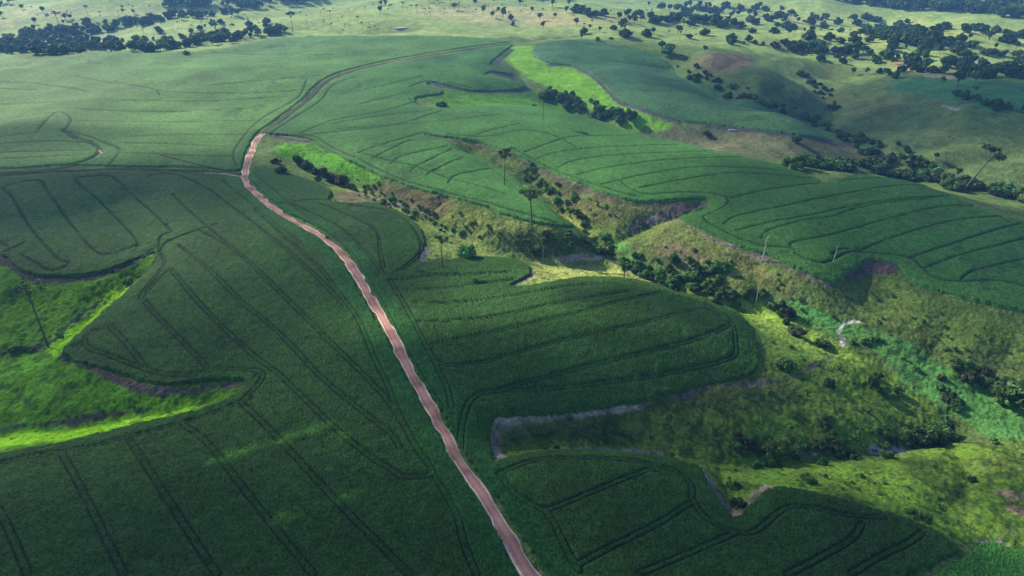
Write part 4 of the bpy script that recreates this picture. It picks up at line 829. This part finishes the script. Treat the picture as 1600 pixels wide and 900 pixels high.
# --- groups: (plan line or outline in the photograph, number, spread m, height range m, kinds, name, label, group)
GROUPS = [
 ('line', [(560,292),(600,312),(650,334),(690,350),(730,370)], 60, 5.0, (.6, 2.1), ['purplebush','midbush','midbush'], 'bush', 'scrubby low bush along the upper creek bed', 'scrub along the upper creek'),
 ('line', [(808,392),(850,382),(900,385),(945,388)], 50, 5.0, (1.0, 3.3), ['midbush','purplebush','midbush','bush'], 'bush', 'dark bush on the steep shaded creek bank', 'bushes on the shaded bank'),
 ('line', [(818,262),(850,290),(880,318),(910,345),(935,366)], 52, 4.0, (.8, 2.8), ['bush','midbush','purplebush'], 'bush', 'dark bush lining the straight gully between the spurs', 'bushes lining the straight gully'),
 ('line', [(985,405),(1020,425),(1060,445),(1110,458),(1160,466),(1190,468)], 44, 5.5, (1.4, 4.6), ['bush','midbush','midbush'], 'bush', 'leafy dark bush of the thicket along the main creek', 'thicket along the main creek'),
 ('line', [(1040,425),(1090,422),(1120,440)], 22, 6.0, (2.5, 5.0), ['bush','midbush'], 'bush', 'rounded bush on the foot of the olive slope by the creek', 'bushes at the foot of the olive slope'),
 ('line', [(1330,525),(1370,540),(1400,560),(1450,590),(1500,640),(1470,650)], 20, 3.5, (1.0, 2.6), ['purplebush','bush','midbush'], 'bush', 'low dark shrub along the near side of the reed bed', 'shrubs along the reed bed'),
 ('line', [(1480,560),(1510,590),(1550,605),(1620,620)], 18, 6, (1.5, 4.0), ['bush','midbush','purplebush'], 'bush', 'shrub on the far bank behind the reed bed', 'shrubs behind the reed bed'),
 ('line', [(1120,700),(1200,712),(1280,706),(1350,696),(1430,690),(1520,680)], 64, 6.0, (.8, 3.8), ['bush','midbush','purplebush','midbush'], 'bush', 'green bush growing in the bottom of the near gully', 'bushes in the near gully'),
 ('line', [(800,690),(860,682),(950,690)], 18, 4, (.6, 1.6), ['midbush','bush'], 'bush', 'small shrub at the head of the near gully', 'shrubs at the gully head'),
 ('line', [(1135,735),(1145,770),(1150,800)], 12, 1.2, (.6, 1.8), ['midbush','bush'], 'bush', 'small bush in the notch cut into the near field', 'bushes in the field notch'),
 ('line', [(20,552),(60,545),(95,525)], 10, 2, (.5, 1.3), ['purplebush','bush'], 'bush', 'low shrub by the muddy bottom of the lime valley', 'shrubs in the lime valley'),
 ('line', [(60,662),(150,650),(250,640)], 14, 2.5, (.4, 1.1), ['purplebush','midbush'], 'bush', 'low shrub in the lower hollow of the lime valley', 'shrubs in the lower hollow'),
 ('line', [(855,150),(880,160),(920,172),(960,185),(990,198),(995,205)], 46, 8, (4, 9), ['bush','round','bush'], 'bush', 'dark leafy tree in the wooded dip behind the upper field', 'wooded dip behind the upper field'),
 ('line', [(1240,262),(1300,264),(1350,262),(1420,270),(1500,290),(1560,304),(1640,325)], 110, 11, (4.5, 8.5), ['bush','round','midbush'], 'tree', 'dark tree of the creek wood hidden behind the far ridge', 'creek wood behind the ridge'),
 ('line', [(1060,102),(1120,138),(1180,158),(1250,182),(1300,205),(1360,240),(1420,258)], 70, 7, (2, 5.5), ['bush','purplebush','midbush'], 'bush', 'dim bush along the valley between blue green field and pasture hills', 'bushes along the pasture valley'),
 ('line', [(1245,115),(1272,135),(1295,150),(1305,172)], 20, 7, (2, 5), ['bush','purplebush'], 'bush', 'dim bush in the crease between the pasture hills', 'bushes in the pasture crease'),
 ('line', [(1505,150),(1520,157),(1550,166),(1600,176)], 26, 4, (3, 6.5), ['bush','round'], 'bush', 'dark bush of the hedge on the bright green far slope', 'hedge on the far slope'),
 ('line', [(1350,226),(1390,236),(1330,216)], 20, 10, (2, 5), ['midbush','bush'], 'bush', 'mid green bush on the broad valley floor', 'bushes on the broad valley floor'),
 ('poly', [(0,66),(60,62),(140,68),(230,70),(330,62),(400,50),(445,46),(448,54),(400,60),(330,72),(250,84),(150,82),(60,86),(0,84)], 200, 0, (7, 12), ['round','bush','round'], 'tree', 'dark tree in the front belt beyond the pale field', 'front belt of trees'),
 ('poly', [(35,52),(80,46),(150,44),(210,34),(260,26),(300,24),(380,20),(380,26),(300,30),(250,38),(180,46),(110,60),(60,64),(30,64)], 110, 0, (7, 12), ['round','bush','round'], 'tree', 'dark tree in the rear belt on the sunny pasture', 'rear belt of trees'),
 ('poly', [(240,14),(300,12),(420,14),(500,2),(500,-6),(300,-6),(280,2)], 70, 0, (10, 18), ['round','bush'], 'tree', 'bluish tree of the wood on the skyline side of the pasture', 'back wood beyond the pasture'),
 ('poly', [(-40,-6),(36,-6),(30,8),(-40,10)], 16, 0, (10, 16), ['round','bush'], 'tree', 'bluish tree of the small wood in the far corner', 'corner wood'),
 ('poly', [(900,14),(960,22),(1040,22),(1120,30),(1170,44),(1130,46),(1050,42),(1000,40),(940,32),(895,22)], 90, 0, (7, 12), ['round','bush','tall'], 'tree', 'dark tree in the belt behind the sunlit ridge', 'belt behind the sunlit ridge'),
 ('poly', [(1230,70),(1290,76),(1340,82),(1400,92),(1440,96),(1560,108),(1640,118),(1640,130),(1540,124),(1480,122),(1400,106),(1330,90),(1230,82)], 100, 0, (7, 12), ['round','bush','round'], 'tree', 'dark tree in the belt across the foot of the bright pasture', 'belt at the foot of the pasture'),
 ('poly', [(1340,46),(1420,48),(1460,66),(1450,78),(1400,66),(1345,56)], 50, 0, (9, 14), ['round','bush'], 'tree', 'dark tree in the copse amid the bright pasture', 'copse amid the pasture'),
 ('poly', [(1180,0),(1250,-4),(1300,0),(1400,16),(1500,20),(1640,34),(1800,50),(1800,-20),(1400,-30),(1100,-20)], 800, 0, (11, 19), ['round','bush'], 'tree', 'bluish tree at the edge of the great far wood', 'great far wood'),
 ('poly', [(560,-8),(700,-8),(900,0),(1180,-4),(1180,-20),(560,-25)], 110, 0, (9, 16), ['round','bush'], 'tree', 'hazy tree on the furthest pasture', 'furthest scattered trees'),
 ('poly', [(560,0),(760,2),(900,4),(900,36),(780,30),(640,24),(560,20)], 85, 0, (6, 13), ['tall','palm','palm','round'], 'palm_tree', 'slim tree scattered over the sunlit far ridge', 'slim trees on the sunlit ridge'),
 ('poly', [(440,16),(560,20),(600,56),(460,56)], 26, 0, (5, 11), ['tall','palm','sparse'], 'palm_tree', 'thin tree scattered beside the belts on the far pasture', 'thin trees beside the belts'),
 ('poly', [(780,28),(1000,44),(1150,56),(1240,78),(1000,60),(800,48)], 42, 0, (5, 10), ['tall','round','bush'], 'tree', 'small tree scattered over the green crest beyond the fields', 'scattered crest trees'),
 ('poly', [(0,12),(250,14),(420,18),(200,32),(80,44),(0,60)], 34, 0, (4, 11), ['tall','round','sparse'], 'tree', 'small tree dotted over the sunny far pasture', 'dotted pasture trees'),
 ('poly', [(110,58),(200,48),(300,34),(400,30),(440,42),(330,56),(200,66)], 50, 0, (3, 9), ['sparse','bush','tall'], 'tree', 'small tree on the strip of pasture between the belts', 'trees between the belts'),
 ('poly', [(1170,10),(1350,28),(1600,54),(1640,60),(1640,112),(1450,90),(1300,72),(1160,50)], 190, 0, (5, 12), ['round','bush','tall','midbush'], 'tree', 'tree scattered over the bright far pasture', 'trees over the bright pasture'),
 ('poly', [(1000,6),(1180,12),(1250,24),(1230,36),(1100,26),(1000,16)], 60, 0, (8, 13), ['round','bush'], 'tree', 'dark tree of the loose far wood above the belt', 'loose far wood'),
 ('poly', [(1170,56),(1290,78),(1420,108),(1400,125),(1250,95),(1160,72)], 30, 0, (4, 8), ['round','bush'], 'tree', 'small tree on the slope under the long belt', 'trees under the long belt'),
 ('poly', [(1200,520),(1300,560),(1420,640),(1400,680),(1250,640)], 16, 0, (.5, 1.5), ['midbush','greybush'], 'bush', 'knee high shrub dotted over the near hillside', 'shrubs on the near hillside'),
 ('poly', [(1200,725),(1400,745),(1560,800),(1450,790),(1250,755)], 22, 0, (.4, 1.1), ['midbush','greybush'], 'bush', 'small tuft bush in the near pasture', 'tufts in the near pasture'),
 ('poly', [(600,300),(700,330),(850,370),(860,385),(760,380),(660,345)], 35, 0, (.4, 1.4), ['midbush','purplebush'], 'bush', 'small shrub on the bank of the left creek', 'shrubs on the left creek bank'),
 ('poly', [(820,270),(960,325),(1060,330),(1000,360),(960,375),(880,320)], 30, 0, (.4, 1.5), ['midbush','purplebush'], 'bush', 'small shrub on the olive slope under the upper field', 'shrubs under the upper field'),
 ('poly', [(1010,370),(1090,372),(1180,410),(1280,450),(1400,450),(1560,510),(1600,600),(1400,540),(1200,480),(1040,410)], 60, 0, (.4, 1.8), ['midbush','purplebush','bush'], 'bush', 'small shrub on the long slope across the creek', 'shrubs across the creek'),
 ('poly', [(800,660),(1100,615),(1250,610),(1400,670),(1300,700),(1000,690),(820,690)], 45, 0, (.4, 1.3), ['midbush','bush'], 'bush', 'small shrub on the dim hillside below the hill field', 'shrubs below the hill field'),
 ('poly', [(740,350),(840,365),(860,375),(780,378)], 16, 0, (.5, 1.5), ['midbush','purplebush'], 'bush', 'small shrub on the dry yellow bank', 'shrubs on the dry bank'),
]
placed = []
gr = np.random.default_rng(11)
for gi, (mode, pts, n, spread, hr, kinds, nm, lab, grp) in enumerate(GROUPS):
    if mode == 'line':
        P = line(pts); s = np.concatenate([[0], np.cumsum(np.hypot(*np.diff(P, axis=0).T))]); u = gr.random(n)*s[-1]
        q = np.stack([np.interp(u, s, P[:, 0]), np.interp(u, s, P[:, 1])], 1)+gr.normal(size=(n, 2))*spread*.6
    else:
        P = np.array(pts, float); out = []
        while len(out) < n:
            c = np.array([gr.uniform(P[:, 0].min(), P[:, 0].max()), gr.uniform(P[:, 1].min(), P[:, 1].max())])
            ins = False
            for a, b in zip(P, np.roll(P, -1, 0)):
                if (a[1] > c[1]) != (b[1] > c[1]) and c[0] < (b[0]-a[0])*(c[1]-a[1])/(b[1]-a[1])+a[0]: ins = not ins
            if ins: out.append(c)
        out = np.array(out); q = hit(out[:, 0], out[:, 1])
    zq = ground_z(q[:, 0], q[:, 1])
    for (x, y), z in zip(q, zq):
        h = gr.uniform(*hr); k = kinds[gr.integers(len(kinds))]; D = range_of(x, y, z)
        placed.append((h/D, x, y, float(z), h, k, nm, lab, grp, gr.random()*6.28, gr.uniform(.8, 1.25)))
placed.sort(key=lambda t: -t[0])
count = {}; rest = []
for ap, x, y, z, h, k, nm, lab, grp, rot, wd in placed:
    count[nm] = count.get(nm, 0)+1
    if count[nm] > {'tree': 255, 'bush': 225}.get(nm, 290): rest.append((x, y, z, h, k, rot, wd)); continue
    cat = {'tree': 'tree', 'bush': 'bush', 'palm_tree': 'tree'}[nm]
    if ap*FPX > 9: o = place(nm, k, x, y, z-.15, h, rot, wd)
    else:
        o = bpy.data.objects.new(nm, PROTO[k][int(rot*1000) % 3].fm); scene.collection.objects.link(o)
        o.location = (x, y, z-.15); o.rotation_euler = (0, 0, rot); o.scale = (h*wd, h*wd, h)
    if nm == 'palm_tree': o.name = 'tree'
    tag(o, lab, cat, grp)
# whatever is beyond that count: one mass
def mass(name, items, mt, lab):
    Vs = []; Fs = []; Ts = []; o = 0
    for x, y, z, h, k, rot, wd in items:
        v, f, t = PROTO[k][int(rot*1000) % 3].far; sub = f if len(f) < 300 else f[::1]
        c, s = math.cos(rot), math.sin(rot); w = h*wd
        Vs.append(np.stack([(v[:, 0]*c-v[:, 1]*s)*w+x, (v[:, 0]*s+v[:, 1]*c)*w+y, v[:, 2]*h+z], 1)); Fs.append(f+o); Ts.append(t*(0.75+0.5*((rot*7) % 1))); o += len(v)
    me = mesh_of(name, np.concatenate(Vs), np.concatenate(Fs), mt, np.concatenate(Ts)); ob = bpy.data.objects.new(name, me); scene.collection.objects.link(ob)
    return tag(ob, lab, 'woodland' if name == 'far_wood' else 'scrub', kind='stuff')
far_ = [t for t in rest if math.hypot(t[0], t[1]) > 480]; near_ = [t for t in rest if math.hypot(t[0], t[1]) <= 480]
if far_: mass('far_wood', far_, M_DARK, 'far off bluish woods and scattered trees across the hazy distance')
if near_: mass('scrub', near_, M_MID, 'knee high scrub and weeds dotted over the valley pasture')
print('placed', len(placed), 'rest', len(rest), count)

# ------------------------------------------------------------------ dead trunks, sheds, ponds
def dead(px, py, hp, lab, lean=0.0, rad=.16):
    x, y, z = at_px(px, py); D = range_of(x, y, z); h = hp*D/FPX*1.08; r = random.Random(px)
    e = bpy.data.objects.new('dead_tree', None); scene.collection.objects.link(e); e.location = (x, y, z-.2); e.rotation_euler = (0, lean, 0)
    v, f = tube([(0, 0, 0), (.1, 0, h*.4), (0, .15, h*.75), (.1, .1, h)], [rad*1.3, rad, rad*.7, rad*.3], 7)
    o = bpy.data.objects.new('trunk', mesh_of('trunk', v, f, M_PBARK)); scene.collection.objects.link(o); o.parent = e
    for k in range(3):
        a = r.random()*6.3; b = h*(.6+.13*k); v, f = tube([(0, 0.08, b), (math.cos(a)*h*.05, math.sin(a)*h*.05, b+h*.06), (math.cos(a)*h*.08, math.sin(a)*h*.08, b+h*.12)], [rad*.5, rad*.35, rad*.12], 5)
        o = bpy.data.objects.new('branch', mesh_of('branch', v, f, M_PBARK)); scene.collection.objects.link(o); o.parent = e
    tag(e, lab, 'dead tree')
dead(1190, 408, 40, 'pale bare trunk standing at the edge of the big right field', .06, .22)
dead(1300, 412, 30, 'thin pale bare pole trunk rising from the big right field', .1, .12)
dead(1181, 472, 26, 'thin pale dead trunk in the creek thicket', 0, .13)
dead(848, 405, 22, 'thin grey dead trunk on the creek bank', 0, .09)
dead(195, 448, 14, 'short leaning pale stump at the head of the lime valley', .5, .13)
dead(90, 192, 9, 'small pale trunk in the ring inside the far field', .1, .2)
def gable(px, py, length, width, height, rot, lab, roofc):
    x, y, z = at_px(px, py); e = bpy.data.objects.new('shed', None); scene.collection.objects.link(e); e.location = (x, y, z-.3); e.rotation_euler = (0, 0, rot)
    L, W, H = length/2, width/2, height; rh = H+width*.28
    wallV = [(-L, -W, 0), (L, -W, 0), (L, W, 0), (-L, W, 0), (-L, -W, H), (L, -W, H), (L, W, H), (-L, W, H), (-L, 0, rh-.15), (L, 0, rh-.15)]
    me = bpy.data.meshes.new('wall'); me.from_pydata(wallV, [], [(0, 1, 5, 4), (2, 3, 7, 6), (1, 2, 6, 9, 5), (3, 0, 4, 8, 7)]); me.materials.append(M_WALL)
    o = bpy.data.objects.new('wall', me); scene.collection.objects.link(o); o.parent = e
    a, t = .5, .12; s = (rh-H)/W; V = []
    for dz in (0, t): V += [(-L-a, -W-a, H-s*a+dz), (L+a, -W-a, H-s*a+dz), (L+a, 0, rh+dz), (-L-a, 0, rh+dz), (-L-a, W+a, H-s*a+dz), (L+a, W+a, H-s*a+dz)]
    me = bpy.data.meshes.new('roof'); me.from_pydata(V, [], [(0, 3, 2, 1), (3, 4, 5, 2), (6, 7, 8, 9), (9, 8, 11, 10), (0, 1, 7, 6), (4, 10, 11, 5), (0, 6, 9, 3), (3, 9, 10, 4), (1, 2, 8, 7), (2, 5, 11, 8)])
    me.materials.append(roofc); o = bpy.data.objects.new('roof', me); scene.collection.objects.link(o); o.parent = e
    me = bpy.data.meshes.new('door'); me.from_pydata([(-1.4, -W-.06, 0), (1.4, -W-.06, 0), (1.4, -W-.06, H*.8), (-1.4, -W-.06, H*.8), (-1.4, -W-.01, 0), (1.4, -W-.01, 0), (1.4, -W-.01, H*.8), (-1.4, -W-.01, H*.8)], [], [(0, 1, 2, 3), (1, 5, 6, 2), (4, 0, 3, 7), (3, 2, 6, 7)])
    me.materials.append(M_DOOR); o = bpy.data.objects.new('door', me); scene.collection.objects.link(o); o.parent = e
    tag(e, lab, 'shed')
M_WALL = flat_mat('plaster', (0.30, 0.27, 0.23), (0.42, 0.38, 0.33), 1.0, .9, .02); M_DOOR = flat_mat('dark_door', (0.06, 0.05, 0.05), (0.10, 0.09, 0.08), 1.0)
M_ROOF = flat_mat('pale_metal_roof', (0.62, 0.64, 0.66), (0.80, 0.81, 0.82), .8, .5, .02); M_ROOF2 = flat_mat('grey_metal_roof', (0.45, 0.50, 0.56), (0.60, 0.64, 0.70), .8, .5, .02)
gable(1532, 104, 17, 9, 3.0, .15, 'long farm shed with a pale metal roof beside the tree belt', M_ROOF)
gable(1503, 100, 9, 6, 2.8, .3, 'smaller shed with a pale roof next to the long one', M_ROOF2)
m, nt, b = mat('pond_water'); b.inputs['Base Color'].default_value = (0.14, 0.19, 0.22, 1); b.inputs['Roughness'].default_value = 0.22; M_WATER = m
def pond(px, py, a, bb, rot):
    x, y, z = at_px(px, py); n = 22; V = []
    for k in range(n):
        t = 2*math.pi*k/n; rr = 1+.25*math.sin(2*t+px)+.12*math.sin(5*t+py); ux, uy = math.cos(t)*a*rr, math.sin(t)*bb*rr
        V.append((x+ux*math.cos(rot)-uy*math.sin(rot), y+ux*math.sin(rot)+uy*math.cos(rot)))
    zs = ground_z([v[0] for v in V], [v[1] for v in V]); zc = float(z)+.25
    me = bpy.data.meshes.new('pond'); me.from_pydata([(v[0], v[1], zc) for v in V]+[(v[0]*1.0, v[1], float(q)-.5) for v, q in zip(V, zs)], [], [tuple(range(n))]+[(k, n+k, n+(k+1) % n, (k+1) % n) for k in range(n)])
    me.materials.append(M_WATER); o = bpy.data.objects.new('pond', me); scene.collection.objects.link(o); tag(o, kind='structure')
pond(1274, 190, 6, 2.6, .2); pond(820, 207, 2.8, 1.6, 0); pond(1126, 147, 2.6, 2.2, 0); pond(1146, 203, 3.2, 2, 0); pond(628, 43, 9, 7, 0); pond(1549, 307, 1.3, 1, 0)
